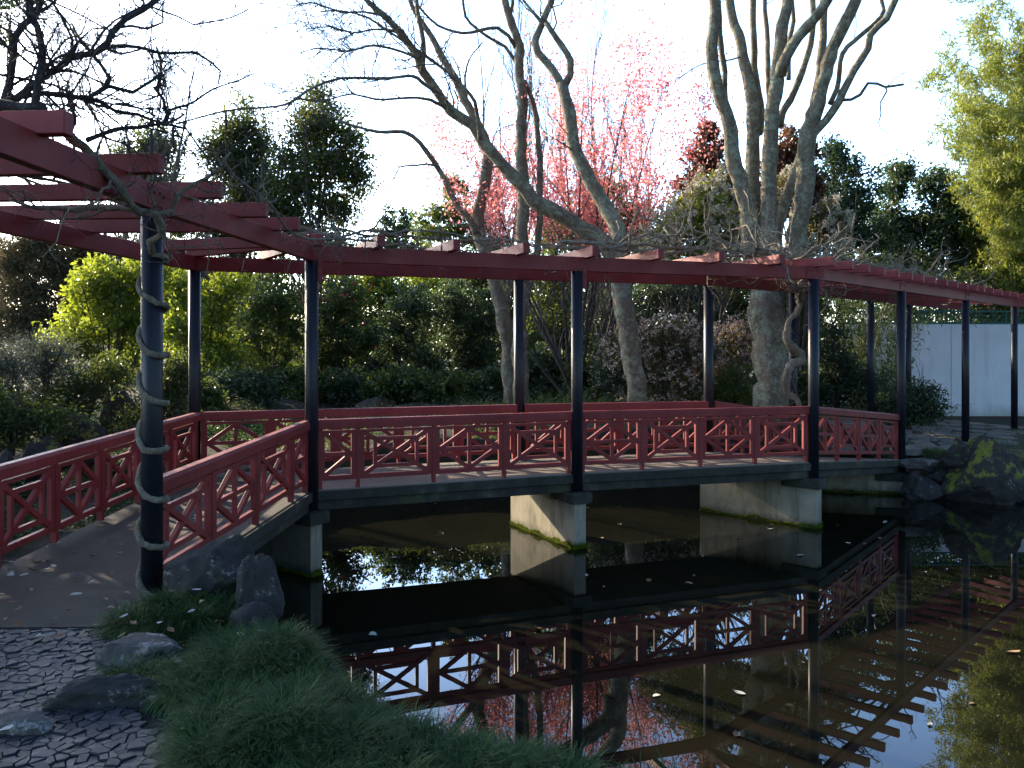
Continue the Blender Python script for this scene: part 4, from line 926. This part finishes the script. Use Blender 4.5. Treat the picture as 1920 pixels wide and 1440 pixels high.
for i, (px, py, hw, hh, d, m, lab) in enumerate(((560, 712, 60, 24, 23, L_DARK, "low shrub right of the second front post"), (660, 722, 60, 22, 23.5, L_BLUE, "low shrub above the long brown rock"), (760, 715, 66, 26, 23, L_DARK, "low shrub under the dense camellia"), (860, 722, 60, 24, 22.5, L_DARK, "low shrub under the broad camellia"),
        (940, 715, 34, 30, 22, L_BLUE, "low shrub just left of the paired trunks"), (445, 722, 60, 26, 20, L_BLUE, "low shrub beside the rear corner post"), (360, 735, 44, 26, 18, L_DARK, "low shrub left of the rear corner post"), (1110, 700, 40, 40, 21, L_DARK, "low shrub behind the arching grass"), (1020, 690, 50, 40, 22.5, L_BLUE, "low shrub right of the paired trunks"),
        (1330, 720, 60, 34, 21, L_DARK, "low shrub behind the blush flowered bushes"), (1470, 720, 50, 34, 19.5, L_DARK, "low shrub around the foot of the thick trunk"), (500, 640, 60, 60, 30, L_YEL, "sunlit shrub deeper in the garden behind the second front post"), (690, 640, 90, 60, 31, L_MID, "olive shrub deeper in the garden behind the camellias"), (960, 620, 90, 70, 31, L_DARK, "dark shrub deeper in the garden behind the paired trunks"), (1180, 610, 90, 60, 31, L_DARK, "dark shrub deeper in the garden behind the leaning trunk"))):
    leafy("shrub", lab, "shrub", d, [(px, py, hw, hh), (px-hw*.6, py+8, hw*.7, hh), (px+hw*.6, py+10, hw*.7, hh), (px, py+hh, hw*1.2, hh)], m, 240, 30, .08+.002*d, 800+i, group="low shrubs filling the bank")

# ------------------------------------------------------------------ bamboo
def bamboo(label, x, y, h, rad, nc, seed, nleaf, lean=(0, 0), lm=L_BAM, size=.13, low=.1, group=None):
    rng = np.random.RandomState(seed); z = gz(x, y); root = thing("bamboo_clump", (x, y, z), label, "bamboo", group)
    cm = plain("bamboo_culm", (.28, .30, .10), .45, .2, 6, 0) if "bamboo_culm" not in bpy.data.materials else bpy.data.materials["bamboo_culm"]
    a = rng.uniform(0, 2*np.pi, nc); q = rng.uniform(0, 1, nc)**.5; S = np.stack([x+np.cos(a)*q*rad*.4, y+np.sin(a)*q*rad*.4, np.full(nc, z-.1)], -1)
    K = 12; t = np.linspace(0, 1, K)[None, :, None]; hh = h*rng.uniform(.7, 1.05, nc)[:, None, None]
    out = np.stack([np.cos(a)*rad+lean[0], np.sin(a)*rad+lean[1], np.zeros(nc)], -1)[:, None, :]*rng.uniform(.5, 1.1, nc)[:, None, None]
    P = S[:, None, :]+out*(t**2.2)+np.array([0, 0, 1])*hh*(t-.10*t**4)
    R = np.full((nc, K), .022)*np.linspace(1, .25, K)
    mb = MB(); tube_batch(mb, P, R, 6); obj("culms", mb, cm, root, smooth=True)
    mb = MB(); n1 = nc*34; S1, D1, r1 = spawn(P, R, n1, rng, low, 1, 1.0, .25); A, B = twigs(mb, S1, D1, rng.uniform(.35, .9, n1), .005, rng, 6, .16, -.06, 3)
    obj("branches", mb, cm, root)
    i = rng.randint(0, len(A), nleaf); k = rng.uniform(1, 4.99, nleaf); kk = k.astype(int); f = (k-kk)[:, None]
    C = A[i, kk]*(1-f)+A[i, kk+1]*f+rng.normal(0, .10, (nleaf, 3))-np.array([0, 0, .03])
    mb = MB(); leaves(mb, C, size, rng, 4.4, .8, .1); obj("foliage", mb, lm, root)
bamboo("tall golden bamboo arching over the white wall at the right edge", 15.6, 25.6, 12.5, 2.2, 60, 501, 150000, (-.3, 0), size=.15, low=.12)
bamboo("lower bright bamboo behind the tall golden bamboo", 16.6, 27.4, 9.2, 1.9, 46, 502, 100000, (-.1, 0), size=.15, low=.2)
bamboo("tallest bright bamboo behind, cut by the right edge", 17.6, 26.4, 14.0, 2.4, 40, 503, 60000, (-.5, 0), size=.15, low=.2)
bamboo("thin dark bamboo stand in front of the left end of the white wall", 8.3, 20.3, 3.4, .6, 24, 504, 1700, (0, 0), L_DARK, .13)
bamboo("small bamboo tuft beside the post before the white wall", 9.2, 20.9, 3.3, .5, 12, 505, 1100, (.2, 0), L_MID, .13)

# ------------------------------------------------------------------ grass, ground cover
def blades(name, pts, nb, length, width, seed, m, label, kind='stuff', cat="grass", spread=.5, K=5, arch=1.0, jit=.7):
    rng = np.random.RandomState(seed); N = len(pts); idx = np.repeat(np.arange(N), nb); n = len(idx)
    a = rng.uniform(0, 2*np.pi, n); flow = pts[idx][:, 3]+rng.normal(0, jit, n); a = np.where(rng.rand(n) < spread, a, flow)
    L = length*rng.uniform(.55, 1.25, n); base = pts[idx][:, :3]+np.stack([np.cos(a), np.sin(a), 0*a], -1)*rng.uniform(0, .02, n)[:, None]
    d = np.stack([np.cos(a), np.sin(a), 0*a], -1); s = np.stack([-np.sin(a), np.cos(a), 0*a], -1); t = np.linspace(0, 1, K); bend = rng.uniform(.45, 1.55, n)*arch
    V = []
    for k in range(K):
        th = bend*t[k]*1.3+.15; r = L*t[k]
        c = base+d*(r*np.sin(th)*.9)[:, None]+np.array([0, 0, 1])*(r*np.cos(th*.95))[:, None]
        w = width*(1-.85*t[k]**1.5); V += [c-s*w/2, c+s*w/2]
    V = np.stack(V, 1); b = np.arange(n)[:, None]*2*K
    q = np.concatenate([b+np.array([[2*k, 2*k+1, 2*k+3, 2*k+2]]) for k in range(K-1)], 0)
    mb = MB(); mb.add(V.reshape(-1, 3), q)
    o = obj(name, mb, m, smooth=True)
    return tag(o, label, cat, None, kind)
rng = np.random.RandomState(9)
def ellpts(ells, n, rng):
    out = []
    A = np.array([e[2]*e[3] for e in ells]); cnt = (n*A/A.sum()).astype(int)
    for (x, y, rx, ry), c in zip(ells, cnt):
        a = rng.uniform(0, 2*np.pi, c); r = rng.uniform(0, 1, c)**.5
        X = x+rx*r*np.cos(a); Y = y+ry*r*np.sin(a); ok = pond_sd(X, Y) > -.02
        X, Y = X[ok], Y[ok]; Z = hfun(X, Y)-.01
        out.append(np.stack([X, Y, Z, np.arctan2(Y-y-.05, X-x)], -1))
    return np.vstack(out)
E = [(-2.0, 5.27, .46, .24), (-1.25, 4.45, .50, .50), (-.92, 3.72, .52, .42), (-.35, 3.45, .52, .30), (.25, 3.25, .50, .28), (-2.0, 4.44, .20, .07), (-.85, 3.3, .40, .36), (-.3, 3.0, .8, .35), (-1.52, 4.80, .22, .16), (-.78, 4.22, .26, .30)]
def mondo(seed, ntuft, per):
    rng = np.random.RandomState(seed); T = ellpts(E, ntuft, rng); out = []
    for t in T:
        n = int(per*rng.uniform(.5, 1.5)); a = rng.uniform(0, 2*np.pi, n); r = rng.uniform(0, 1, n)**.6*.045; X = t[0]+r*np.cos(a); Y = t[1]+r*np.sin(a)
        w = rng.uniform(.75, 1.25); lean = .6*np.array([math.cos(t[3]), math.sin(t[3])])
        d = np.arctan2(np.sin(a)+lean[1], np.cos(a)+lean[0]); out.append(np.stack([X, Y, hfun(X, Y)-.01+(w-1)*.03, d], -1))
    return np.vstack(out)
blades("mondo_grass", mondo(6, 460, 170), 1, .172, .0062, 1, L_GRS, "thick dark mondo grass spilling over the near shore in soft mounds", spread=.12, jit=.35)
def tufts(label, px, py, d, r, n, seed, length, m=L_GR2, nb=16):
    rng = np.random.RandomState(seed); c = at(px, py, d); a = rng.uniform(0, 2*np.pi, n); q = rng.uniform(0, 1, n)**.5*r
    X = c[0]+np.cos(a)*q; Y = c[1]+np.sin(a)*q*.6; P = np.stack([X, Y, hfun(X, Y)-.02, a], -1)
    blades("grass_clump", P, nb, length, .014, seed, m, label, None, "grass clump", .5, 5, 1.4)
tufts("long arching green grass between the middle front post and the leaning trunk", 1060, 745, 17.5, 1.0, 80, 21, 1.05)
tufts("darker arching grass just right of the paired trunks", 1010, 750, 18.5, .6, 50, 22, .85, L_GRS)
tufts("low grass clump left of the paired trunks", 925, 755, 18.5, .6, 40, 23, .75, L_MID)
tufts("grass growing on top of the right shore behind the mossy rock", 1850, 815, 15.2, .9, 90, 24, .26)
tufts("small grass tuft beside the flat rock at the end of the bridge", 1765, 848, 15.0, .3, 30, 25, .22)
tufts("strappy dark grass on the left bank below the brown boulder", 215, 810, 11.8, .7, 60, 26, .34, L_GRS)
tufts("strappy dark grass near the rear corner post", 330, 830, 11.4, .6, 50, 27, .32, L_GRS)
def cover(n, x0, x1, y0, y1, cond, seed, m, size, label, name):
    rng = np.random.RandomState(seed); X = rng.uniform(x0, x1, n); Y = rng.uniform(y0, y1, n); ok = cond(X, Y); X, Y = X[ok], Y[ok]
    Z = hfun(X, Y)+rng.gamma(1.5, .035, len(X)); mb = MB(); leaves(mb, np.stack([X, Y, Z], -1), size, rng, 2.6, .1, .9)
    tag(obj(name, mb, m), label, "ground cover", None, 'stuff')
land = lambda X, Y: (pond_sd(X, Y) > .02)
patch = lambda X, Y, s: np.sin(X*1.7+s)*np.cos(Y*1.3-s)+.5*np.sin(X*4.1+Y*2.7)
cover(52000, -13, -4.15, 5.5, 17, lambda X, Y: land(X, Y) & (patch(X, Y, 0) > -.55), 31, L_GRS, .075, "low dark ground cover over the shaded left bank", "undergrowth")
cover(42000, -6, 9, 14.2, 20, lambda X, Y: land(X, Y) & (patch(X, Y, 1) > -.35) & ~((X > 5.2) & (Y < 19)), 32, L_DARK, .07, "dark ground cover on the bank behind the bridge", "undergrowth")
cover(16000, -7, 5, 15, 21, lambda X, Y: land(X, Y) & (patch(X, Y, 2) > .2), 33, L_BRN, .07, "brown leaf litter on the bank behind the bridge", "leaf_litter")
cover(12000, 6.4, 15, 13.6, 22, lambda X, Y: land(X, Y) & (patch(X, Y, 3) > .1), 34, L_GR2, .045, "short grass and weeds along the right shore", "undergrowth")
cover(9000, -3.0, -1.0, 3.0, 6.2, lambda X, Y: land(X, Y) & (pond_sd(X, Y) < .55) & (X > -2.35), 35, MOSS, .016, "yellow-green moss between the near rocks and grass", "moss_cover")

# ------------------------------------------------------------------ wisteria on the pergola
def vine(name, base, label, limbs, bark, seed, spur=30, spur_len=.16, wild=0, fine=1, main=1):
    rng = np.random.RandomState(seed); root = thing(name, tuple(base), label, "vine"); segs = []
    for i, (P, R) in enumerate(limbs):
        mb = MB(); A, B = tube(mb, P, R, 8, .05 if (i == 0 and main == 2) else .07, rng, .16 if (i == 0 and main == 2) else .16, .22 if (i == 0 and main == 2) else .45); obj("trunk" if i < main else "branch", mb, bark, root, smooth=True); segs.append((A, B))
    if wild:
        mb = MB(); W = []
        for A, B in segs[main-1:]:
            n = int(wild*np.linalg.norm(np.diff(A, axis=0), axis=1).sum())
            if n < 1: continue
            S, D, r = spawn(A[None], B[None], n, rng, .1, 1, .9, .1); T, Q = twigs(mb, S, D, rng.uniform(.25, 1.0, n), np.clip(r*.5, .003, .010), rng, 9, .30, .03, 5)
            W += [(T[q], Q[q]) for q in range(n)]
        obj("side_branches", mb, bark, root)["kind"] = "stuff"; segs += W
    mb = MB()
    for A, B in segs[main-1:]:
        Ln = np.linalg.norm(np.diff(A, axis=0), axis=1).sum(); n = int(spur*Ln*fine); 
        if n < 1: continue
        S, D, r = spawn(A[None], B[None], n, rng, .05, 1, .95, .15)
        T, Q = twigs(mb, S, D, spur_len*rng.uniform(.3, 1.8, n), np.clip(r*.45, .0018, .006), rng, 6, .38, .02, 4)
        m = int(n*2.0); S, D, r = spawn(T, Q, m, rng, .2, 1, .9, .1); twigs(mb, S, D, spur_len*.45*rng.uniform(.3, 1.5, m), np.clip(r*.6, .0014, .003), rng, 4, .4, 0, 3)
    obj("spurs", mb, bark, root)["kind"] = "stuff"; return root, rng
def pl(pts, d, w0, w1, dd=0):
    k = len(pts); ds = np.linspace(d, d+dd, k); return np.array([at(p[0], p[1], q) for p, q in zip(pts, ds)]), np.linspace(w0, w1, k)/2*ds/F
# the stem that spirals up the near post
hz = [(-.10, 40), (.10, 100)]
H = []; a0 = math.radians(-60); zb = -.10
turns = 7.0; nh = 150
for i in range(nh):
    u = i/(nh-1); ang = a0-u*turns*2*np.pi+.28*math.sin(u*23)+.15*math.sin(u*51+1); r = .073+.018+.008*math.sin(ang*1.0+.6)
    z = zb+.02+2.36*u+.055*math.sin(-ang+math.radians(180))*1.0
    if u < .03: r += .05*(1-u/.03)
    H.append((F1[0]+r*math.cos(ang), F1[1]+r*math.sin(ang), z))
H = np.array(H); HR = np.linspace(.025, .020, nh)
top = H[-1]
main_up = np.vstack([[top], [top+np.array([.0, -.03, .09])], pl([(307, 440), (293, 403), (263, 397), (240, 373), (213, 340), (173, 297), (143, 263), (110, 232)], 5.78, 10, 10, -.9)[0]])
limbs = [(H, HR), (main_up, np.linspace(.026, .030, len(main_up)))]
for pts, d, w0, w1, dd in (([(293, 403), (320, 397), (337, 363), (367, 347), (400, 327), (420, 300), (432, 285)], 5.7, 12, 4, .5), ([(263, 396), (187, 390), (133, 393), (70, 387), (20, 372)], 5.9, 11, 7, .3),
                           ([(303, 420), (310, 447), (333, 463), (383, 460), (417, 457)], 5.72, 4, 2, .2), ([(337, 363), (360, 372), (400, 380), (430, 400)], 5.7, 4, 2, .3), ([(367, 347), (390, 360), (430, 352), (470, 340)], 5.9, 4, 2, .4),
                           ([(420, 300), (440, 330), (480, 360), (510, 390), (540, 430), (580, 448), (640, 447), (700, 452)], 6.4, 5, 4, 3.0)):
    limbs.append(pl(pts, d, w0, w1, dd))
rt, rg = vine("wisteria", (F1[0], F1[1], -.12), "bare wisteria spiralling up the near post and over the beams", limbs, VINET, 601, 12, .18, wild=3, main=2)
# bare knotted branches lying on the near rafters and reaching into the sky
TL = [([(-60, 200), (0, 197), (50, 205), (92, 208)], 4.7, 26, 20, .1), ([(-40, 232), (20, 222), (80, 222)], 4.8, 20, 12, .2), ([(-10, 230), (13, 180), (27, 133), (30, 77), (43, 50), (67, 27), (80, -10)], 5.0, 15, 11, .3), ([(67, 200), (72, 150), (80, 117), (75, 70), (62, 35), (55, -10)], 4.8, 17, 10, .2),
      ([(27, 187), (60, 160), (107, 130), (133, 107), (173, 97), (200, 83), (213, 57), (240, 33), (273, 17), (305, -12)], 4.9, 14, 11, .6), ([(207, 85), (260, 87), (300, 98), (367, 97), (397, 117), (413, 133), (410, 157)], 5.2, 7, 3, .6),
      ([(280, 12), (333, 30), (363, 45), (433, 33), (467, 17)], 5.4, 4, 2, .5), ([(90, 0), (153, 27), (200, 53), (240, 70)], 5.2, 4, 2, .4), ([(20, 190), (83, 175), (167, 183), (200, 163), (207, 147), (187, 117), (150, 73), (136, 45)], 4.9, 11, 4, .4),
      ([(83, 177), (187, 187), (217, 207), (260, 213), (313, 230), (345, 215)], 5.0, 9, 4, .6), ([(160, 262), (213, 243), (260, 240), (313, 230), (345, 240)], 5.0, 10, 4, .5), ([(307, 230), (317, 207), (353, 197), (400, 167), (450, 150), (477, 138)], 5.4, 6, 2, .6),
      ([(293, 170), (300, 140), (300, 110), (293, 88)], 5.3, 8, 4, .2), ([(200, 160), (247, 173), (267, 160), (300, 140)], 5.1, 7, 6, .2), ([(290, 163), (307, 187), (313, 213), (313, 232)], 5.2, 6, 4, .2),
      ([(-20, 130), (0, 140), (50, 150), (100, 160), (153, 187), (217, 207)], 4.8, 6, 4, .3), ([(-20, 70), (33, 100), (67, 127), (133, 133), (200, 160)], 4.7, 6, 4, .4), ([(-20, 40), (20, 60), (50, 95), (90, 110), (120, 150)], 4.6, 5, 3, .4),
      ([(130, 250), (140, 225), (133, 200), (125, 175), (127, 150)], 5.2, 9, 4, .3), ([(240, 300), (243, 270), (235, 240), (250, 215)], 5.5, 5, 2, .3), ([(345, 235), (370, 270), (392, 300), (400, 330)], 5.7, 4, 2, .3)]
limbs = [pl(*t) for t in TL]
vine("wisteria", tuple(at(20, 215, 4.8)), "dark tangle of bare wisteria branches over the near rafters at upper left", limbs, VINED, 602, 20, .16, wild=8, fine=1)
# thick knotted vine on the rear post of the last run
kx = 14.85
kv = [((1530, 835), 16), ((1515, 800), 16), ((1500, 762), 17), ((1478, 738), 19), ((1470, 712), 20), ((1478, 690), 22), ((1498, 678), 30), ((1494, 660), 34), ((1478, 645), 26), ((1472, 625), 20), ((1483, 600), 16), ((1500, 575), 18), ((1500, 545), 26), ((1493, 530), 16), ((1470, 525), 9), ((1440, 530), 6)]
P = np.array([at(q[0][0], q[0][1], kx+(-.05 if i % 4 < 2 else .12)) for i, q in enumerate(kv)]); R = np.array([q[1] for q in kv])/2*kx/F*.62
P2, R2 = pl([(1498, 545), (1520, 510), (1530, 490), (1560, 478), (1600, 490), (1650, 500), (1700, 520)], kx-.3, 9, 4, 2.0); P3, R3 = pl([(1496, 540), (1480, 505), (1440, 488), (1380, 480), (1330, 470)], kx-.3, 8, 4, -1.5)
vine("wisteria", (P[0][0], P[0][1], gz(P[0][0], P[0][1])), "thick knotted vine trunk climbing the rear post near the many stemmed tree", [(P, R), (P2, R2), (P3, R3)], VINET, 603, 14, .3)
# runners lying along the roof
def runner(label, pts, seed, n_up=10, nb=2, r=.016, hup=.5, spur=9):
    rng = np.random.RandomState(seed); limbs = []
    P = np.array(pts, float)
    for k in range(nb):
        Q, _ = resample(P, np.ones(len(P)), .35); off = np.cumsum(rng.normal(0, .10, Q.shape), 0)*np.array([.55, .55, 0]); off -= off.mean(0)
        Q = Q+off; Q[:, 2] = 2.88+rng.uniform(-.03, .10, len(Q)); limbs.append((Q, np.linspace(r, r*.6, len(Q))*rng.uniform(.6, 1.1)))
    for k in range(n_up):
        A = limbs[rng.randint(nb)][0]; i = rng.randint(1, len(A)-1); d = norm(rng.normal(0, 1, 3)*[1, 1, .5]+[0, 0, .45]); q = [A[i]]
        for j in range(7): d = norm(d+rng.normal(0, .55, 3)+[0, 0, -.02]); q.append(q[-1]+d*hup*rng.uniform(.12, .24))
        limbs.append((np.array(q), np.linspace(r*.75, r*.3, len(q))))
    vine("wisteria", tuple(P[0]), label, limbs, VINET, seed, spur*.7, .20, fine=1)
mid = lambda a, b, f: p3(a*(1-f)+b*f, 2.88)
runner("lichened vine runner lying on the rafters left of the middle front post", [mid(F2, B1, .1), mid(F2*.5+F3*.5, B1*.5+B2*.5, .1), mid(F3, B2, .2)], 611, 9, 2)
runner("curly vine runner on the rafters in front of the leaning tree", [mid(F3, B2, .1), mid(F3*.5+F4*.5, B2*.5+B3*.5, .25), mid(F4, B3, .2)], 612, 30, 3, .022, .85, 11)
runner("sunlit curly vine runner over the turn of the pergola below the many stemmed tree", [mid(F3*.4+F4*.6, B3, .6), mid(F4, B3, .5), mid(F5, B4, .5)], 613, 44, 3, .024, 1.1, 11)
runner("vine runner over the far end of the pergola near the white wall", [mid(F5, B4, .3), mid(F6, B5, .4), mid(F7, B6, .4)], 614, 40, 3, .022, .95, 9)
runner("vine runner on the rear beam between the corner post and the paired trunks", [mid(F2, B1, .9), mid(F2*.5+F3*.5, B1*.5+B2*.5, .9), mid(F3, B2, .9)], 615, 10, 2, .016, .6, 9)
runner("vine runner along the left beams behind the near post", [p3(np.array([-3.4, 4.2]), 2.9), p3(np.array([-4.0, 6.3]), 2.9), p3(np.array([-3.4, 7.9]), 2.9), mid(F2, B1, .4)], 616, 26, 3, .016, .6, 9)
# hanging seed pods
pm = plain("seed_pod", (.035, .028, .024), .6); rng = np.random.RandomState(4); pod = None
for px, py, d, ln in ((325, 250, 5.5, .12), (424, 222, 5.9, .12), (284, 262, 5.3, .14), (492, 315, 6.4, .14), (484, 355, 6.2, .12), (592, 405, 8, .12), (462, 300, 6.3, .08)):
    c = at(px, py, d)
    if pod is None:
        mb = MB(); z = np.linspace(0, -1, 9); rr = np.array([.01, .05, .09, .07, .10, .08, .10, .06, .01]); tube_batch(mb, np.stack([0*z, .02*np.sin(z*5), z], -1)[None], rr[None], 5)
        pod = obj("seed_pod", mb, pm, loc=(0, 0, 0)); o = pod
    else: o = pod.copy(); COL.objects.link(o)
    o.location = c+np.array([0, 0, ln*.5]); o.scale = (ln, ln*.6, ln*1.3); tag(o, "dark dry seed pod hanging from the vine near the near post", "seed pod", "seed pods hanging from the vine")

# ------------------------------------------------------------------ fallen leaves
def leaf_mesh(seed):
    rng = np.random.RandomState(seed); mb = MB(); n = 7; t = np.linspace(0, 1, n); w = np.sin(np.pi*t**.85)*.30*rng.uniform(.7, 1.1)+.004; cz = .12*rng.uniform(-1, 1.6)*(t-.5)**2*4; b = rng.normal(0, .12)
    L = np.stack([t-.5, w+b*t*(1-t)*2, cz+.10*rng.uniform(.2, 1.2)*np.sin(t*3)], -1); M = np.stack([t-.5, b*t*(1-t)*2, cz], -1); R = np.stack([t-.5, -w+b*t*(1-t)*2, cz+.08*np.sin(t*4)], -1)
    V = np.stack([L, M, R], 1).reshape(-1, 3); q = []
    for i in range(n-1): q += [[3*i, 3*i+1, 3*i+4, 3*i+3], [3*i+1, 3*i+2, 3*i+5, 3*i+4]]
    V2 = V+np.array([0, 0, .012]); q = np.array(q); mb.add(V, q[:, ::-1]); mb.add(V2, q)
    return mb
lmats = [plain("pale_dry_leaf", (.42, .42, .38), .7, .2, 3, 0), plain("tan_dry_leaf", (.30, .19, .10), .7, .3, 3, 0), plain("brown_dry_leaf", (.16, .075, .035), .7, .3, 3, 0)]
protos = []
for s in range(9): o = obj("fallen_leaf", leaf_mesh(s), lmats[(0, 0, 1, 2, 0, 1, 0, 2, 0)[s]], loc=(0, 0, 0), smooth=True); protos.append([o, False])
rng = np.random.RandomState(12)
def leaf_at(x, y, z, size, label, group, seed=None, m=None):
    k = rng.randint(9) if m is None else m; pr = protos[k]
    if not pr[1]: o = pr[0]; pr[1] = True
    else: o = pr[0].copy(); COL.objects.link(o)
    o.location = (x, y, z); o.rotation_euler = (rng.normal(0, .18), rng.normal(0, .18), rng.uniform(0, 6.28)); o.scale = (size,)*3
    tag(o, label, "leaf", group); return o
gl = "dry fallen leaf lying on the path or cobbles left of the near post"
for px, py in ((152, 1000), (185, 1003), (107, 1015), (127, 1022), (93, 1031), (126, 1026), (178, 1026), (225, 1028), (137, 1040), (225, 1042), (177, 1046), (16, 1060), (70, 1057), (86, 1056), (23, 1072), (20, 1083), (45, 1083), (62, 1074), (85, 1073), (100, 1066), (140, 1089), (205, 1080), (23, 1134), (142, 1120), (200, 1127),
               (238, 1117), (100, 1166), (8, 1166), (30, 1178), (184, 1179), (205, 1145), (3, 1120), (222, 1145), (210, 1170), (35, 1148), (110, 1000), (60, 1010), (155, 1194), (75, 1200), (14, 1262), (108, 1200), (130, 1150), (170, 1098), (55, 1110), (290, 990), (255, 985), (200, 990), (240, 1012)):
    d = (EYE+.12)*F/(py-HY); leaf_at((px-CX)/F*d, d, -.10, rng.uniform(.05, .085), gl, "dry leaves on the path")
leaf_at(*(at(132, 1300, 4.25)), .16, "large long brown leaf leaning on the low ridged rock", None, m=3)
leaf_at(*(at(682, 1392, 3.62)+np.array([0, 0, .02])), .085, "curled tan leaf resting on the grass at bottom centre", None, m=2)
leaf_at(*(at(10, 1380, 3.75)+np.array([0, 0, .03])), .07, "pale leaf lying on the flat stone at the bottom left corner", None, m=0)
for px, py, d in ((322, 1115, 5.3), (368, 1112, 5.35), (380, 1133, 5.2), (358, 1153, 5.1), (298, 1175, 4.95), (225, 1172, 5.0), (232, 1162, 5.05), (250, 1175, 4.95), (228, 1198, 4.75), (280, 1203, 4.75), (452, 1196, 4.8), (362, 1235, 4.55), (335, 1248, 4.5), (320, 1188, 4.8), (296, 1265, 4.5), (412, 1170, 5.0), (488, 1190, 4.8)):
    c = at(px, py, d); leaf_at(c[0], c[1], c[2]+.02, rng.uniform(.05, .075), "dry fallen leaf caught on the near grass or rocks", "dry leaves on the grass")
for px, py in ((818, 946), (1160, 983), (1385, 1010), (1098, 953), (825, 1000), (1128, 1010), (740, 1046), (1290, 1093), (1217, 1090), (1440, 992), (1525, 947), (1733, 1073), (1870, 1103), (1900, 1225), (1660, 980), (1500, 1042), (1445, 992), (1570, 985), (1385, 1300), (1800, 935), (1895, 935), (1730, 935), (640, 1290), (700, 1190), (1640, 1155), (1010, 1180), (1380, 1378), (1650, 1010)):
    d = (EYE-WZ)*F/(py-HY); leaf_at((px-CX)/F*d, d, WZ+.004, rng.uniform(.06, .12), "dry leaf floating on the dark pond", "leaves floating on the pond")
r2 = np.random.RandomState(40)
for k in range(24):
    X = r2.uniform(-1, 9.5); Y = r2.uniform(5.6, 14.2)
    if pond_sd(np.array([X]), np.array([Y]))[0] < -.3 and abs(X) < .62*Y: leaf_at(X, Y, WZ+.004, r2.uniform(.03, .075), "dry leaf floating on the dark pond", "leaves floating on the pond")
for k, pr in enumerate(protos):
    if not pr[1]: bpy.data.objects.remove(pr[0])

# ------------------------------------------------------------------ unseen trees added left of the view to shade the path and foreground
def shade_tree(x, y, h, r, seed, label):
    rng = np.random.RandomState(seed); z = gz(x, y); root = thing("evergreen_tree", (x, y, z), label, "tree", "unseen evergreens added for shade left of the path")
    mb = MB(); tube(mb, [(x, y, z-.2), (x+.1, y, z+h*.4), (x, y+.1, z+h*.8)], [.14, .1, .04], 8, .3, rng, .1, .3); obj("trunk", mb, BARKD, root)
    tall = h > 11; lob = [(x+rng.uniform(-.5, .5)*r, y+rng.uniform(-.5, .5)*r, z+h*f, r*s, r*s, h*(.08 if tall else .20)) for f, s in (((.74, .9), (.80, 1), (.86, .95), (.94, .6)) if tall else ((.3, .8), (.45, 1), (.62, .95), (.78, .7), (.9, .45)))]  # tall crowns start high: they shade the pond yet let sun reach the shrubs
    mb = MB(); crown(mb, lob, int(150*r*r), 36, .13, rng, .36, .2); obj("crown", mb, L_DARK, root)
for i, (x, y, h, r) in enumerate(((-9.3, 9.4, 5.6, 1.5), (-10.6, 12.6, 6.3, 1.6), (-12.4, 15.2, 6.5, 1.7), (-12.2, 10.4, 7.5, 1.8), (-8.2, 7.2, 4.6, 1.2), (-14.5, 13, 8, 2.0), (-10.8, 6.8, 6.0, 1.6), (-15.7, 20.5, 12.8, 2.5), (-17.0, 24.2, 15, 2.5), (-18.6, 27.2, 16.5, 2.0))):
    shade_tree(x, y, h, r, 700+i, ["dark evergreen nearest the path", "dark evergreen beside the left bank", "tall evergreen behind the silvery shrubs", "tall evergreen further left", "low evergreen by the path's outer bend", "tallest evergreen at the back left", "broad evergreen left of the path", "high evergreen behind the left bank", "second high evergreen behind the left bank", "farthest high evergreen behind the left bank"][i]+" beyond the left edge, unseen, added for shade")
